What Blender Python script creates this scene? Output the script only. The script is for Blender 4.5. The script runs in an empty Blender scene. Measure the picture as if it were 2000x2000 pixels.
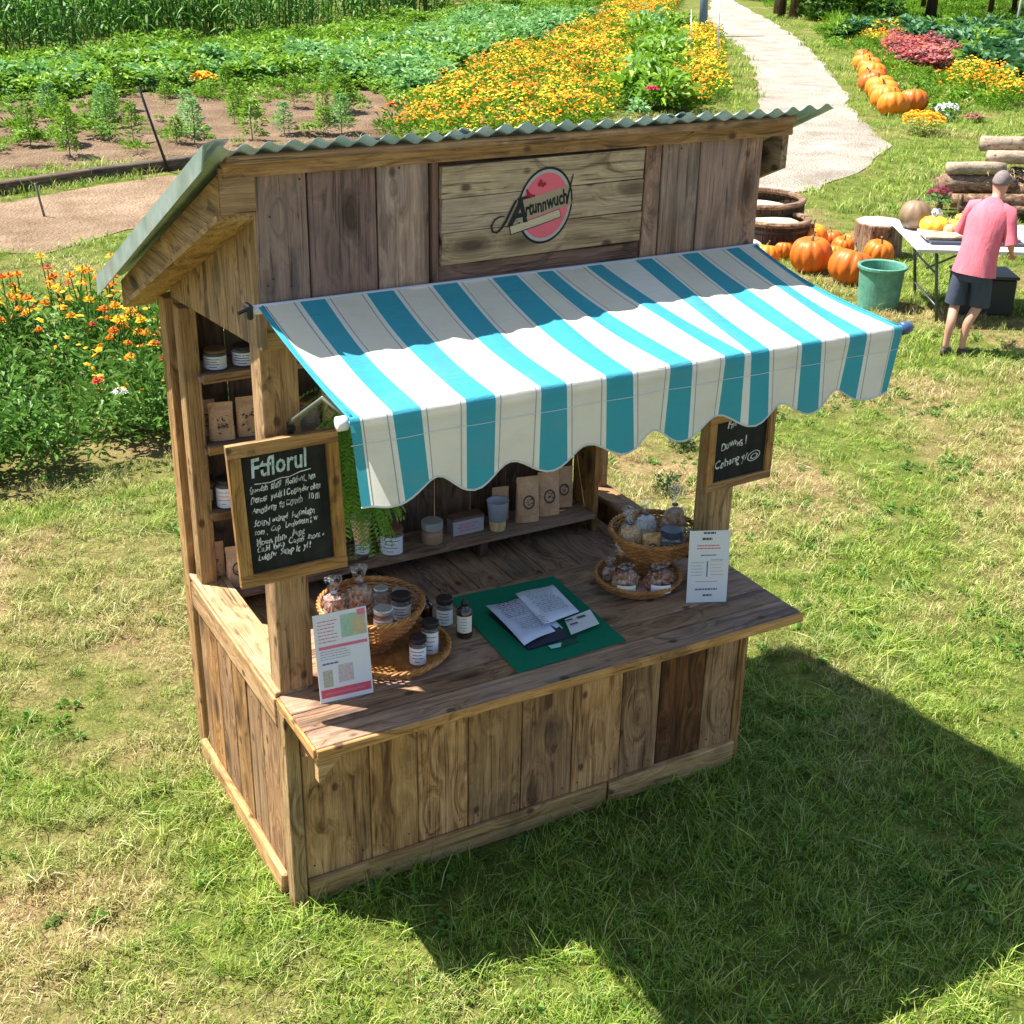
import bpy, bmesh, math, random
import numpy as np
from mathutils import Vector, Matrix, Euler, noise as mnoise
PI = math.pi
R = math.radians
random.seed(7)
rng = np.random.default_rng(7)
sc = bpy.context.scene
COL = sc.collection

# ------------------------------------------------------------------ camera
cd = bpy.data.cameras.new('camera'); cam = bpy.data.objects.new('camera', cd); COL.objects.link(cam)
cd.sensor_width = 36; cd.lens = 2612.25 / 2000 * 36; cd.clip_start = 0.05; cd.clip_end = 2000
cam.matrix_world = (Matrix.Translation((-1.33886, -4.06513, 3.67694)) @ Matrix.Rotation(-0.512895, 4, 'Z')
                    @ Matrix.Rotation(1.1409, 4, 'X') @ Matrix.Rotation(0.0194816, 4, 'Z'))
sc.camera = cam
# ------------------------------------------------------------------ world, sun
SUN = Vector((0.40, -0.36, -1.0)).normalized()
elev = math.asin(-SUN.z)
w = bpy.data.worlds.new('World'); sc.world = w; w.use_nodes = True
nt = w.node_tree; nt.nodes.clear()
sky = nt.nodes.new('ShaderNodeTexSky'); sky.sky_type = 'NISHITA'; sky.sun_disc = False
sky.sun_elevation = elev
sky.sun_rotation = math.atan2(-SUN.x, -SUN.y)
bg = nt.nodes.new('ShaderNodeBackground'); bg.inputs[1].default_value = 0.078
ow = nt.nodes.new('ShaderNodeOutputWorld')
nt.links.new(sky.outputs[0], bg.inputs[0]); nt.links.new(bg.outputs[0], ow.inputs[0])
sd = bpy.data.lights.new('sun', 'SUN'); sd.energy = 5.0; sd.angle = R(0.5); sd.color = (1.0, 0.955, 0.88)
sun = bpy.data.objects.new('sun', sd); COL.objects.link(sun)
sun.rotation_euler = SUN.to_track_quat('-Z', 'Y').to_euler(); sun.location = (-4, 3, 10)
sc.view_settings.view_transform = 'Standard'; sc.view_settings.look = 'None'
sc.view_settings.exposure = 1.34; sc.view_settings.gamma = 1.0; sc.view_settings.use_curve_mapping = False
sc.render.engine = 'CYCLES'
sc.cycles.max_bounces = 6; sc.cycles.transparent_max_bounces = 8

# ------------------------------------------------------------------ node helper
class NG:
    def __init__(s, name):
        s.m = bpy.data.materials.new(name); s.m.use_nodes = True
        s.t = s.m.node_tree; s.t.nodes.clear()
        s.out = s.n('ShaderNodeOutputMaterial')
    def n(s, typ, **kw):
        x = s.t.nodes.new(typ)
        for k, v in kw.items(): setattr(x, k, v)
        return x
    def set(s, sock, v):
        if isinstance(v, bpy.types.NodeSocket): s.t.links.new(v, sock)
        elif v is not None:
            if isinstance(v, (tuple, list)) and len(v) == 3 and sock.type == 'RGBA': v = (*v, 1)
            sock.default_value = v
    def math(s, op, a, b=0.0, c=None, clamp=False):
        x = s.n('ShaderNodeMath', operation=op, use_clamp=clamp); s.set(x.inputs[0], a); s.set(x.inputs[1], b)
        if c is not None: s.set(x.inputs[2], c)
        return x.outputs[0]
    def vmath(s, op, a, b):
        x = s.n('ShaderNodeVectorMath', operation=op); s.set(x.inputs[0], a); s.set(x.inputs[1], b); return x.outputs[0]
    def noise(s, vec, scale, detail=3, rough=0.55, dist=0.0):
        x = s.n('ShaderNodeTexNoise'); s.set(x.inputs['Vector'], vec); s.set(x.inputs['Scale'], scale)
        x.inputs['Detail'].default_value = detail; x.inputs['Roughness'].default_value = rough
        x.inputs['Distortion'].default_value = dist
        return x.outputs[0]
    def voro(s, vec, scale, feature='F1'):
        x = s.n('ShaderNodeTexVoronoi', feature=feature); s.set(x.inputs['Vector'], vec); s.set(x.inputs['Scale'], scale)
        return x.outputs
    def ramp(s, fac, stops, interp='LINEAR'):
        x = s.n('ShaderNodeValToRGB'); s.set(x.inputs[0], fac); cr = x.color_ramp; cr.interpolation = interp
        while len(cr.elements) < len(stops): cr.elements.new(0.5)
        for e, (p, c) in zip(cr.elements, stops):
            e.position = p; e.color = (*c, 1) if len(c) == 3 else c
        return x.outputs[0]
    def fr(s, fac, a, b):
        x = s.n('ShaderNodeMapRange'); s.set(x.inputs[0], fac); x.inputs[1].default_value = a; x.inputs[2].default_value = b
        return x.outputs[0]
    def mix(s, f, a, b, mode='MIX'):
        x = s.n('ShaderNodeMix', data_type='RGBA', blend_type=mode); s.set(x.inputs[0], f); s.set(x.inputs[6], a); s.set(x.inputs[7], b)
        return x.outputs[2]
    def obj(s): return s.n('ShaderNodeTexCoord').outputs['Object']
    def pos(s): return s.n('ShaderNodeNewGeometry').outputs['Position']
    def rnd(s): return s.n('ShaderNodeObjectInfo').outputs['Random']
    def attr(s, name):
        x = s.n('ShaderNodeAttribute'); x.attribute_name = name; return x.outputs['Fac']
    def hsv(s, col, h=0.5, sat=1.0, v=1.0):
        x = s.n('ShaderNodeHueSaturation'); s.set(x.inputs['Hue'], h); s.set(x.inputs['Saturation'], sat); s.set(x.inputs['Value'], v); s.set(x.inputs['Color'], col)
        return x.outputs[0]
    def bump(s, h, strength=0.3, dist=0.01):
        x = s.n('ShaderNodeBump'); x.inputs['Strength'].default_value = strength; x.inputs['Distance'].default_value = dist
        s.set(x.inputs['Height'], h); return x.outputs[0]
    def bsdf(s, col, rough=0.6, metal=0.0, normal=None, trans=0.0, transl=0.0, spec=0.5, alpha=None, coat=0.0):
        p = s.n('ShaderNodeBsdfPrincipled'); s.set(p.inputs['Base Color'], col); s.set(p.inputs['Roughness'], rough)
        s.set(p.inputs['Metallic'], metal); p.inputs['Specular IOR Level'].default_value = spec
        p.inputs['Transmission Weight'].default_value = trans; p.inputs['Coat Weight'].default_value = coat
        if alpha is not None: s.set(p.inputs['Alpha'], alpha)
        if normal is not None: s.set(p.inputs['Normal'], normal)
        o = p.outputs[0]
        if transl:
            t = s.n('ShaderNodeBsdfTranslucent'); s.set(t.inputs[0], col)
            mx = s.n('ShaderNodeMixShader'); mx.inputs[0].default_value = transl
            s.t.links.new(o, mx.inputs[1]); s.t.links.new(t.outputs[0], mx.inputs[2]); o = mx.outputs[0]
        s.t.links.new(o, s.out.inputs[0])
        return s.m

_wc = {}
def wood(name, light, mid, dark, axis='Z', knots=1.0, vary=0.35, grey=0.0, rough=0.75):
    key = (name, axis)
    if key in _wc: return _wc[key]
    g = NG('%s_wood_%s' % (name, axis.lower()))
    rd = g.rnd()
    off = g.n('ShaderNodeCombineXYZ'); g.set(off.inputs[0], g.math('MULTIPLY', rd, 37.0)); g.set(off.inputs[1], g.math('MULTIPLY', rd, 91.0)); g.set(off.inputs[2], g.math('MULTIPLY', rd, 53.0))
    co = g.vmath('ADD', g.obj(), off.outputs[0])
    along = 'XYZ'.index(axis)
    def sc_(a, c):
        v = [c, c, c]; v[along] = a; return g.vmath('MULTIPLY', co, tuple(v))
    # warp for knots
    kv = g.voro(sc_(3.2, 7.5), 1.0)
    kd = kv['Distance'] if hasattr(kv, 'keys') else kv[0]
    ksel = g.noise(kv['Position'] if 'Position' in [o.name for o in kv] else co, 3.3, 0)
    knot = g.math('MULTIPLY', g.math('SUBTRACT', 1.0, g.fr(kd, 0.10, 0.33), clamp=True), g.fr(ksel, 0.47, 0.52), clamp=True)
    warp = g.math('MULTIPLY', g.math('SUBTRACT', 1.0, g.fr(kd, 0.0, 0.62), clamp=True), 0.5)
    cw = g.vmath('ADD', sc_(1.6, 22.0), (0, 0, 0))
    wv = g.n('ShaderNodeCombineXYZ')
    for i in range(3): g.set(wv.inputs[i], g.math('MULTIPLY', warp, 5.0 if i != along else 0.0))
    cw = g.vmath('ADD', cw, wv.outputs[0])
    n1 = g.noise(cw, 1.0, 6, 0.65, 0.6)
    n2 = g.noise(sc_(5.0, 170.0), 1.0, 3, 0.6)
    n3 = g.noise(co, 4.0, 4, 0.6)
    col = g.ramp(n1, [(0.34, dark), (0.47, mid), (0.66, light)])
    col = g.mix(g.fr(n2, 0.35, 0.75), col, g.mix(1.0, col, (0.58, 0.52, 0.46), 'MULTIPLY'))
    stain = g.fr(n3, 0.52, 0.72)
    col = g.mix(g.math('MULTIPLY', stain, 0.6), col, g.mix(0.5, dark, (0.06, 0.05, 0.045)))
    if grey: col = g.mix(g.math('MULTIPLY', g.fr(g.noise(co, 2.2, 3), 0.4, 0.65), grey), col, (0.27, 0.25, 0.235))
    col = g.mix(g.math('MULTIPLY', knot, 0.85 * knots), col, (0.045, 0.025, 0.015))
    # thin drying cracks
    ck = g.noise(sc_(1.1, 60.0), 1.0, 2, 0.5)
    crack = g.math('SUBTRACT', 1.0, g.fr(g.math('ABSOLUTE', g.math('SUBTRACT', ck, 0.62)), 0.0, 0.02), clamp=True)
    crack = g.math('MULTIPLY', crack, g.fr(n3, 0.4, 0.5), clamp=True)
    col = g.mix(g.math('MULTIPLY', crack, 0.7), col, (0.03, 0.02, 0.015))
    col = g.hsv(col, g.math('ADD', 0.496, g.math('MULTIPLY', g.math('FRACT', g.math('MULTIPLY', rd, 7.3)), 0.008)),
                g.math('ADD', 0.92, g.math('MULTIPLY', g.math('FRACT', g.math('MULTIPLY', rd, 13.1)), 0.16)),
                g.math('ADD', 1.0 - vary / 2, g.math('MULTIPLY', g.math('FRACT', g.math('MULTIPLY', rd, 29.7)), vary)))
    scr = g.fr(g.noise(sc_(9.0, 45.0), 1.0, 5, 0.75), 0.5, 0.68)
    col = g.mix(g.math('MULTIPLY', scr, 0.30), col, g.mix(0.5, dark, (0.10, 0.07, 0.05)))
    dot = g.voro(sc_(6.0, 9.0), 1.0)
    dmask = g.math('MULTIPLY', g.math('SUBTRACT', 1.0, g.fr(dot['Distance'], 0.08, 0.16), clamp=True), 0.8)
    col = g.mix(dmask, col, (0.05, 0.028, 0.018))
    h = g.math('ADD', g.math('ADD', n1, g.math('MULTIPLY', n2, 0.7)), g.math('MULTIPLY', crack, -1.2))
    m = g.bsdf(col, rough, normal=g.bump(h, 0.75, 0.005), spec=0.25)
    _wc[key] = m
    return m

def W(kind, axis):
    P = {'facade': ((0.50, 0.32, 0.225), (0.35, 0.21, 0.145), (0.15, 0.085, 0.058)),
         'facadedark': ((0.33, 0.185, 0.135), (0.22, 0.12, 0.088), (0.08, 0.045, 0.034)),
         'front': ((0.74, 0.43, 0.19), (0.52, 0.275, 0.105), (0.19, 0.085, 0.035)),
         'frontdark': ((0.30, 0.13, 0.055), (0.13, 0.055, 0.024), (0.06, 0.028, 0.014)),
         'side': ((0.52, 0.31, 0.13), (0.36, 0.195, 0.078), (0.15, 0.075, 0.03)),
         'gable': ((0.52, 0.335, 0.16), (0.35, 0.21, 0.095), (0.13, 0.072, 0.033)),
         'post': ((0.56, 0.37, 0.18), (0.42, 0.26, 0.115), (0.19, 0.105, 0.045)),
         'rail': ((0.66, 0.45, 0.24), (0.52, 0.33, 0.155), (0.30, 0.17, 0.07)),
         'counter': ((0.50, 0.32, 0.205), (0.35, 0.21, 0.13), (0.12, 0.07, 0.045)),
         'counteredge': ((0.70, 0.42, 0.17), (0.54, 0.30, 0.11), (0.25, 0.13, 0.05)),
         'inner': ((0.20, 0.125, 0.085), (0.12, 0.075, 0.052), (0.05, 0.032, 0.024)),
         'sign': ((0.58, 0.43, 0.25), (0.46, 0.33, 0.19), (0.22, 0.14, 0.075)),
         'frame': ((0.50, 0.295, 0.13), (0.39, 0.22, 0.09), (0.22, 0.115, 0.045)),
         'fascia': ((0.50, 0.31, 0.15), (0.34, 0.195, 0.09), (0.10, 0.055, 0.028)),
         'bark': ((0.42, 0.30, 0.20), (0.22, 0.13, 0.08), (0.06, 0.035, 0.02)),
         'barkdark': ((0.09, 0.055, 0.035), (0.05, 0.03, 0.02), (0.02, 0.013, 0.01)),
         'palelog': ((0.62, 0.50, 0.36), (0.50, 0.38, 0.27), (0.28, 0.19, 0.13)),
         'timber': ((0.20, 0.15, 0.11), (0.12, 0.085, 0.06), (0.05, 0.035, 0.025))}[kind]
    kn = {'rail': 0.3, 'post': 0.5, 'frame': 0.15, 'counteredge': 0.4, 'bark': 0.3, 'inner': 0.4}.get(kind, 1.0)
    gr = {'facade': 0.3, 'facadedark': 0.15, 'counter': 0.3, 'gable': 0.2, 'sign': 0.15, 'side': 0.08, 'front': 0.04}.get(kind, 0.0)
    va = {'front': 0.5, 'side': 0.35, 'facade': 0.35, 'counter': 0.3, 'frame': 0.1, 'post': 0.12}.get(kind, 0.25)
    return wood(kind, *P, axis=axis, knots=kn, grey=gr, vary=va)

def plain(name, col, rough=0.6, metal=0.0, var=0.15, scale=8.0, bump=0.0, transl=0.0, spec=0.4, coat=0.0):
    g = NG(name); co = g.obj()
    n = g.noise(co, scale, 4)
    c2 = tuple(max(0, c * (1 - var)) for c in col); c1 = tuple(min(1, c * (1 + var)) for c in col)
    cc = g.mix(n, c2, c1)
    return g.bsdf(cc, rough, metal, normal=g.bump(n, bump, 0.004) if bump else None, transl=transl, spec=spec, coat=coat)

def glass(name, tint=(0.9, 0.95, 0.95)):
    g = NG(name)
    return g.bsdf(tint, 0.06, trans=0.0, alpha=0.13, spec=0.8)

def leafmat(name, ca, cb, cc=None, transl=0.35, wscale=0.6, rough=0.5):
    g = NG(name); p = g.pos()
    n = g.noise(p, wscale, 3)
    t = g.attr('tint'); rd = g.rnd()
    f = g.math('ADD', g.math('MULTIPLY', t, 0.55), g.math('MULTIPLY', g.math('ADD', n, rd), 0.3), clamp=True)
    col = g.ramp(f, [(0.15, ca), (0.85, cb)] if cc is None else [(0.1, ca), (0.6, cb), (0.95, cc)])
    return g.bsdf(col, rough, transl=transl, spec=0.35)

# ------------------------------------------------------------------ mesh helper
class MB:
    def __init__(s): s.v = []; s.f = []; s.m = []
    def add(s, vs, fs, mi=0):
        b = len(s.v); s.v += [tuple(x) for x in vs]; s.f += [tuple(i + b for i in f) for f in fs]; s.m += [mi] * len(fs)
    def box(s, c, size, rot=None, mi=0, ch=0.0, jit=0.0, local=None):
        hx, hy, hz = [x / 2 for x in size]
        pts = []
        for sx in (-1, 1):
            for sy in (-1, 1):
                for sz in (-1, 1):
                    j = Vector([random.uniform(-jit, jit) for _ in range(3)])
                    if ch:
                        for a in range(3):
                            q = [sx * (hx - ch), sy * (hy - ch), sz * (hz - ch)]
                            q[a] = (sx * hx, sy * hy, sz * hz)[a]
                            pts.append(Vector(q) + j)
                    else: pts.append(Vector((sx * hx, sy * hy, sz * hz)) + j)
        M = rot.to_matrix() if isinstance(rot, Euler) else (rot if rot is not None else Matrix.Identity(3))
        pts = [M @ p + Vector(c) for p in pts]
        if not ch:
            s.add(pts, [(0, 1, 3, 2), (4, 6, 7, 5), (0, 4, 5, 1), (2, 3, 7, 6), (0, 2, 6, 4), (1, 5, 7, 3)], mi)
        else:
            def i(sx, sy, sz, a): return (sx * 4 + sy * 2 + sz) * 3 + a
            F = []
            F.append((i(0,0,0,0), i(0,0,1,0), i(0,1,1,0), i(0,1,0,0))); F.append((i(1,0,0,0), i(1,1,0,0), i(1,1,1,0), i(1,0,1,0)))
            F.append((i(0,0,0,1), i(1,0,0,1), i(1,0,1,1), i(0,0,1,1))); F.append((i(0,1,0,1), i(0,1,1,1), i(1,1,1,1), i(1,1,0,1)))
            F.append((i(0,0,0,2), i(0,1,0,2), i(1,1,0,2), i(1,0,0,2))); F.append((i(0,0,1,2), i(1,0,1,2), i(1,1,1,2), i(0,1,1,2)))
            for a, b, in ((0, 1), (0, 2), (1, 2)):
                c3 = 3 - a - b
                for sa in (0, 1):
                    for sb in (0, 1):
                        q = [0, 0, 0]; q[a] = sa; q[b] = sb
                        q0 = list(q); q0[c3] = 0; q1 = list(q); q1[c3] = 1
                        F.append((i(*q0, a), i(*q1, a), i(*q1, b), i(*q0, b)))
            for sx in (0, 1):
                for sy in (0, 1):
                    for sz in (0, 1): F.append((i(sx, sy, sz, 0), i(sx, sy, sz, 1), i(sx, sy, sz, 2)))
            s.add(pts, F, mi)
    def lathe(s, prof, n=20, c=(0, 0, 0), mi=0, cap=True, sx=1, sy=1, rib=None, rot=None, mats=None):
        vs = []
        for (r, z) in prof:
            for k in range(n):
                a = 2 * PI * k / n
                q = r * (1 + (rib(a) if rib else 0))
                vs.append(Vector((q * math.cos(a) * sx, q * math.sin(a) * sy, z)))
        if rot is not None: vs = [rot @ v for v in vs]
        vs = [v + Vector(c) for v in vs]
        b = len(s.v); s.v += [tuple(v) for v in vs]
        for j in range(len(prof) - 1):
            for k in range(n):
                s.f.append((b + j * n + k, b + j * n + (k + 1) % n, b + (j + 1) * n + (k + 1) % n, b + (j + 1) * n + k))
                s.m.append(mats[j] if mats else mi)
        if cap:
            s.f.append(tuple(b + k for k in range(n))[::-1]); s.m.append(mats[0] if mats else mi)
            s.f.append(tuple(b + (len(prof) - 1) * n + k for k in range(n))); s.m.append(mats[-1] if mats else mi)
    def tube(s, path, rad, n=6, mi=0, cap=True, flat=1.0, closed=False):
        P = [Vector(p) for p in path]; N = len(P)
        rr = rad if isinstance(rad, (list, tuple)) else [rad] * N
        b = len(s.v)
        up = Vector((0, 0, 1))
        for i in range(N):
            t = (P[(i + 1) % N] - P[i - 1]) if closed else (P[min(i + 1, N - 1)] - P[max(i - 1, 0)])
            if t.length < 1e-9: t = Vector((0, 0, 1))
            t.normalize()
            ref = up if abs(t.dot(up)) < 0.95 else Vector((1, 0, 0))
            u = t.cross(ref).normalized(); v = u.cross(t)
            for k in range(n):
                a = 2 * PI * k / n
                s.v.append(tuple(P[i] + (u * math.cos(a) + v * math.sin(a) * flat) * rr[i]))
        M = N if closed else N - 1
        for i in range(M):
            for k in range(n):
                j = (i + 1) % N
                s.f.append((b + i * n + k, b + i * n + (k + 1) % n, b + j * n + (k + 1) % n, b + j * n + k)); s.m.append(mi)
        if cap and not closed:
            s.f.append(tuple(b + k for k in range(n))[::-1]); s.m.append(mi)
            s.f.append(tuple(b + (N - 1) * n + k for k in range(n))); s.m.append(mi)
    def loft(s, rings, n=14, mi=0, cap=True):
        # rings: (center, rx, ry, rotmatrix or None)
        b = len(s.v)
        for (c, rx, ry, M) in rings:
            for k in range(n):
                a = 2 * PI * k / n
                q = Vector((rx * math.cos(a), ry * math.sin(a), 0))
                if M is not None: q = M @ q
                s.v.append(tuple(Vector(c) + q))
        for i in range(len(rings) - 1):
            for k in range(n):
                s.f.append((b + i * n + k, b + i * n + (k + 1) % n, b + (i + 1) * n + (k + 1) % n, b + (i + 1) * n + k)); s.m.append(mi)
        if cap:
            s.f.append(tuple(b + k for k in range(n))[::-1]); s.m.append(mi)
            s.f.append(tuple(b + (len(rings) - 1) * n + k for k in range(n))); s.m.append(mi)
    def quad(s, a, b, c, d, mi=0): s.add([a, b, c, d], [(0, 1, 2, 3)], mi)
    def mesh(s, name, mats, smooth=False, off=(0, 0, 0)):
        me = bpy.data.meshes.new(name)
        o = Vector(off)
        me.from_pydata([(x - o.x, y - o.y, z - o.z) for x, y, z in s.v], [], s.f)
        if not isinstance(mats, (list, tuple)): mats = [mats]
        for m in mats: me.materials.append(m)
        me.polygons.foreach_set('material_index', s.m)
        if smooth: me.polygons.foreach_set('use_smooth', [True] * len(s.f))
        me.update()
        return me

ORG = {}
def link(name, me, parent=None, origin=(0, 0, 0)):
    o = bpy.data.objects.new(name, me); COL.objects.link(o)
    po = Vector((0, 0, 0))
    if parent is not None: o.parent = parent; po = ORG[parent.name]
    o.location = Vector(origin) - po
    ORG[o.name] = Vector(origin)
    return o
def part(mb, name, mat, parent=None, smooth=False, origin=None):
    """mesh given in world coordinates; origin is where the object's own origin sits"""
    og = origin if origin is not None else (ORG[parent.name] if parent is not None else (0, 0, 0))
    return link(name, mb.mesh(name, mat, smooth, og), parent, og)
def tag(o, label=None, cat=None, group=None, kind=None):
    if label: o['label'] = label
    if cat: o['category'] = cat
    if group: o['group'] = group
    if kind: o['kind'] = kind
    return o
def empty(name, loc, label, cat, group=None, rz=0.0):
    o = bpy.data.objects.new(name, None); COL.objects.link(o); o.location = loc; o.rotation_euler = (0, 0, rz)
    o.empty_display_size = 0.1
    ORG[o.name] = Vector(loc)
    return tag(o, label, cat, group)
def localroot(name, label, cat, group=None):
    o = empty(name, (0, 0, 0), label, cat, group); return o
def dup(root, loc, rz=0.0, scale=1.0, label=None):
    r = root.copy(); COL.objects.link(r); r.location = loc; r.rotation_euler = (0, 0, rz)
    r.scale = (scale,) * 3 if not isinstance(scale, tuple) else scale
    if label: r['label'] = label
    for ch in list(root.children):
        c = ch.copy(); COL.objects.link(c); c.parent = r
        for g2 in ch.children:
            d = g2.copy(); COL.objects.link(d); d.parent = c
    return r
def plank(name, parent, c, size, mat, rot=None, ch=0.003, jit=0.0015):
    mb = MB(); mb.box((0, 0, 0), size, None, ch=ch, jit=jit)
    o = link(name, mb.mesh(name, mat), parent, c)
    if rot is not None: o.rotation_euler = rot
    return o
def prism(name, parent, poly, d, mat, origin=None):
    """poly: list of 3D points (planar), extruded by vector d"""
    n = len(poly); d = Vector(d)
    mb = MB(); vs = [Vector(p) for p in poly] + [Vector(p) + d for p in poly]
    fs = [tuple(range(n))[::-1], tuple(range(n, 2 * n))] + [(i, (i + 1) % n, n + (i + 1) % n, n + i) for i in range(n)]
    mb.add(vs, fs)
    o = part(mb, name, mat, parent, origin=origin if origin is not None else poly[0])
    bm = bmesh.new(); bm.from_mesh(o.data); bmesh.ops.recalc_face_normals(bm, faces=bm.faces); bm.to_mesh(o.data); bm.free()
    return o
def textmesh(txt, size, mat, shear=0.0, extrude=0.0, bold=0.0, align='LEFT', spacing=1.0):
    cu = bpy.data.curves.new('lettering', 'FONT'); cu.body = txt; cu.size = size; cu.shear = shear; cu.extrude = extrude
    cu.offset = bold; cu.align_x = align; cu.resolution_u = 2; cu.space_character = spacing
    ob = bpy.data.objects.new('lettering', cu)
    me = bpy.data.meshes.new_from_object(ob)
    bpy.data.objects.remove(ob); bpy.data.curves.remove(cu)
    me.materials.clear(); me.materials.append(mat)
    return me

# ------------------------------------------------------------------ materials
M_white = plain('white_cloth', (0.80, 0.79, 0.76), 0.8, var=0.03, scale=30, transl=0.22)
def clothmat(name, col, transl, var=0.05):
    g = NG(name); co = g.obj()
    wv = g.noise(g.vmath('MULTIPLY', co, (500, 120, 120)), 1.0, 2)
    big = g.noise(co, 3.0, 3)
    c = g.mix(g.math('MULTIPLY', g.math('ADD', wv, big), 0.5), tuple(x * (1 - var) for x in col), tuple(min(1, x * (1 + var)) for x in col))
    cr = g.noise(g.vmath('MULTIPLY', co, (3, 9, 14)), 1.0, 5, 0.6, 1.2)
    c = g.mix(g.math('MULTIPLY', g.fr(g.noise(g.vmath('MULTIPLY', co, (6, 3, 9)), 1.0, 5, 0.65), 0.5, 0.8), 0.35), c, g.mix(0.55, c, (0.30, 0.29, 0.24)))
    return g.bsdf(c, 0.85, normal=g.bump(g.math('ADD', g.math('MULTIPLY', wv, 0.5), g.math('MULTIPLY', cr, 7.0)), 0.35, 0.004), transl=transl, spec=0.15)
M_teal = clothmat('teal_canvas', (0.058, 0.36, 0.46), 0.26, 0.10)
M_cream = clothmat('cream_canvas', (0.80, 0.78, 0.72), 0.40, 0.06)
M_pin = clothmat('white_pinstripe', (0.80, 0.82, 0.80), 0.35)
M_grey = clothmat('grey_pinstripe', (0.32, 0.34, 0.36), 0.1)
M_steel = plain('galvanised_steel', (0.40, 0.45, 0.46), 0.42, metal=0.75, var=0.25, scale=14)
def zinc():
    g = NG('weathered_corrugated_zinc'); co = g.obj()
    n = g.noise(co, 9.0, 5); n2 = g.noise(g.vmath('MULTIPLY', co, (30, 3, 3)), 1.0, 3)
    c = g.ramp(n, [(0.3, (0.20, 0.30, 0.27)), (0.55, (0.33, 0.42, 0.40)), (0.8, (0.52, 0.56, 0.56))])
    c = g.mix(g.fr(n2, 0.55, 0.8), c, (0.30, 0.27, 0.20))
    return g.bsdf(c, 0.45, 0.5, normal=g.bump(n, 0.2, 0.003))
M_zinc = zinc()
M_arm = plain('grey_green_steel', (0.16, 0.17, 0.14), 0.45, metal=0.5)
M_black = plain('black_plastic', (0.015, 0.015, 0.017), 0.4)
M_whiteplastic = plain('white_plastic', (0.75, 0.75, 0.74), 0.4, var=0.03)
M_paper = plain('white_paper', (0.74, 0.76, 0.80), 0.7, var=0.03, transl=0.1)
M_label = plain('white_label', (0.82, 0.84, 0.90), 0.6, var=0.04)
M_creamlabel = plain('cream_label', (0.75, 0.74, 0.64), 0.6, var=0.04)
M_ink = plain('dark_ink', (0.05, 0.05, 0.08), 0.6, var=0.1)
M_blueink = plain('blue_ink', (0.10, 0.13, 0.32), 0.6, var=0.1)
M_redink = plain('red_ink', (0.62, 0.09, 0.13), 0.6, var=0.1)
M_pinkink = plain('pink_ink', (0.65, 0.16, 0.25), 0.6, var=0.2)
M_greenink = plain('green_ink', (0.32, 0.48, 0.36), 0.6, var=0.3, scale=60)
M_goldink = plain('gold_ink', (0.52, 0.42, 0.26), 0.6, var=0.3, scale=60)
M_greyink = plain('grey_ink', (0.30, 0.31, 0.36), 0.6, var=0.3, scale=200)
def kraft():
    g = NG('kraft_paper'); co = g.obj(); n = g.noise(co, 18, 4); n2 = g.noise(co, 220, 2)
    c = g.ramp(n, [(0.3, (0.52, 0.30, 0.17)), (0.7, (0.74, 0.47, 0.29))])
    return g.bsdf(g.mix(g.fr(n2, 0.5, 0.8), c, (0.30, 0.18, 0.10)), 0.6, normal=g.bump(n, 0.8, 0.01), spec=0.4)
M_kraft = kraft()
M_glass = glass('clear_jar_glass')
M_tglass = glass('tumbler_glass', (0.95, 0.97, 1.0))
M_amber = plain('dark_amber_glass', (0.03, 0.012, 0.006), 0.08, spec=0.8, coat=0.5)
M_jam = plain('dark_preserve', (0.045, 0.015, 0.010), 0.25, var=0.5, scale=60, coat=0.5)
M_honey = plain('amber_preserve', (0.35, 0.16, 0.05), 0.3, var=0.4, scale=60, coat=0.4)
M_lidsilver = plain('silver_lid', (0.62, 0.66, 0.66), 0.3, metal=0.6, var=0.1)
M_liddark = plain('dark_lid', (0.03, 0.025, 0.028), 0.35)
M_lidblue = plain('blue_black_lid', (0.04, 0.055, 0.10), 0.3)
M_lidbrown = plain('brown_lid', (0.20, 0.11, 0.055), 0.5)
M_felt = plain('green_felt_mat', (0.008, 0.165, 0.095), 0.95, var=0.14, scale=40, bump=0.3, spec=0.1)
def wicker():
    g = NG('wicker_cane'); co = g.obj(); n = g.noise(co, 60, 4); n2 = g.noise(co, 9, 2)
    c = g.ramp(g.math('MULTIPLY', g.math('ADD', n, n2), 0.5), [(0.3, (0.16, 0.06, 0.018)), (0.5, (0.40, 0.17, 0.045)), (0.68, (0.62, 0.33, 0.10))])
    return g.bsdf(c, 0.45, normal=g.bump(n, 0.5, 0.003))
M_wicker = wicker()
def cello():
    g = NG('clear_wrap'); co = g.obj(); n = g.noise(co, 55, 4, 0.7)
    return g.bsdf((0.86, 0.88, 0.93), 0.15, normal=g.bump(n, 1.0, 0.01), alpha=g.math('MULTIPLY', g.fr(n, 0.45, 0.72), 0.6), spec=0.7)
M_cello = cello()
def crumb(name, a, b, sc_=60):
    g = NG(name); co = g.obj(); n = g.noise(co, sc_, 5, 0.7); v = g.voro(co, sc_ * 0.6)[0]
    c = g.ramp(n, [(0.35, a), (0.65, b)])
    return g.bsdf(c, 0.6, normal=g.bump(g.math('ADD', n, v), 0.9, 0.006))
M_bread = crumb('golden_biscuit', (0.42, 0.20, 0.06), (0.80, 0.54, 0.25))
M_cookie = crumb('brown_cookie', (0.14, 0.055, 0.025), (0.58, 0.30, 0.15))
M_choc = crumb('chocolate_pastry', (0.08, 0.025, 0.012), (0.50, 0.18, 0.07))
M_croissant = crumb('pale_pastry', (0.55, 0.30, 0.08), (0.86, 0.66, 0.36))
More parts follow.
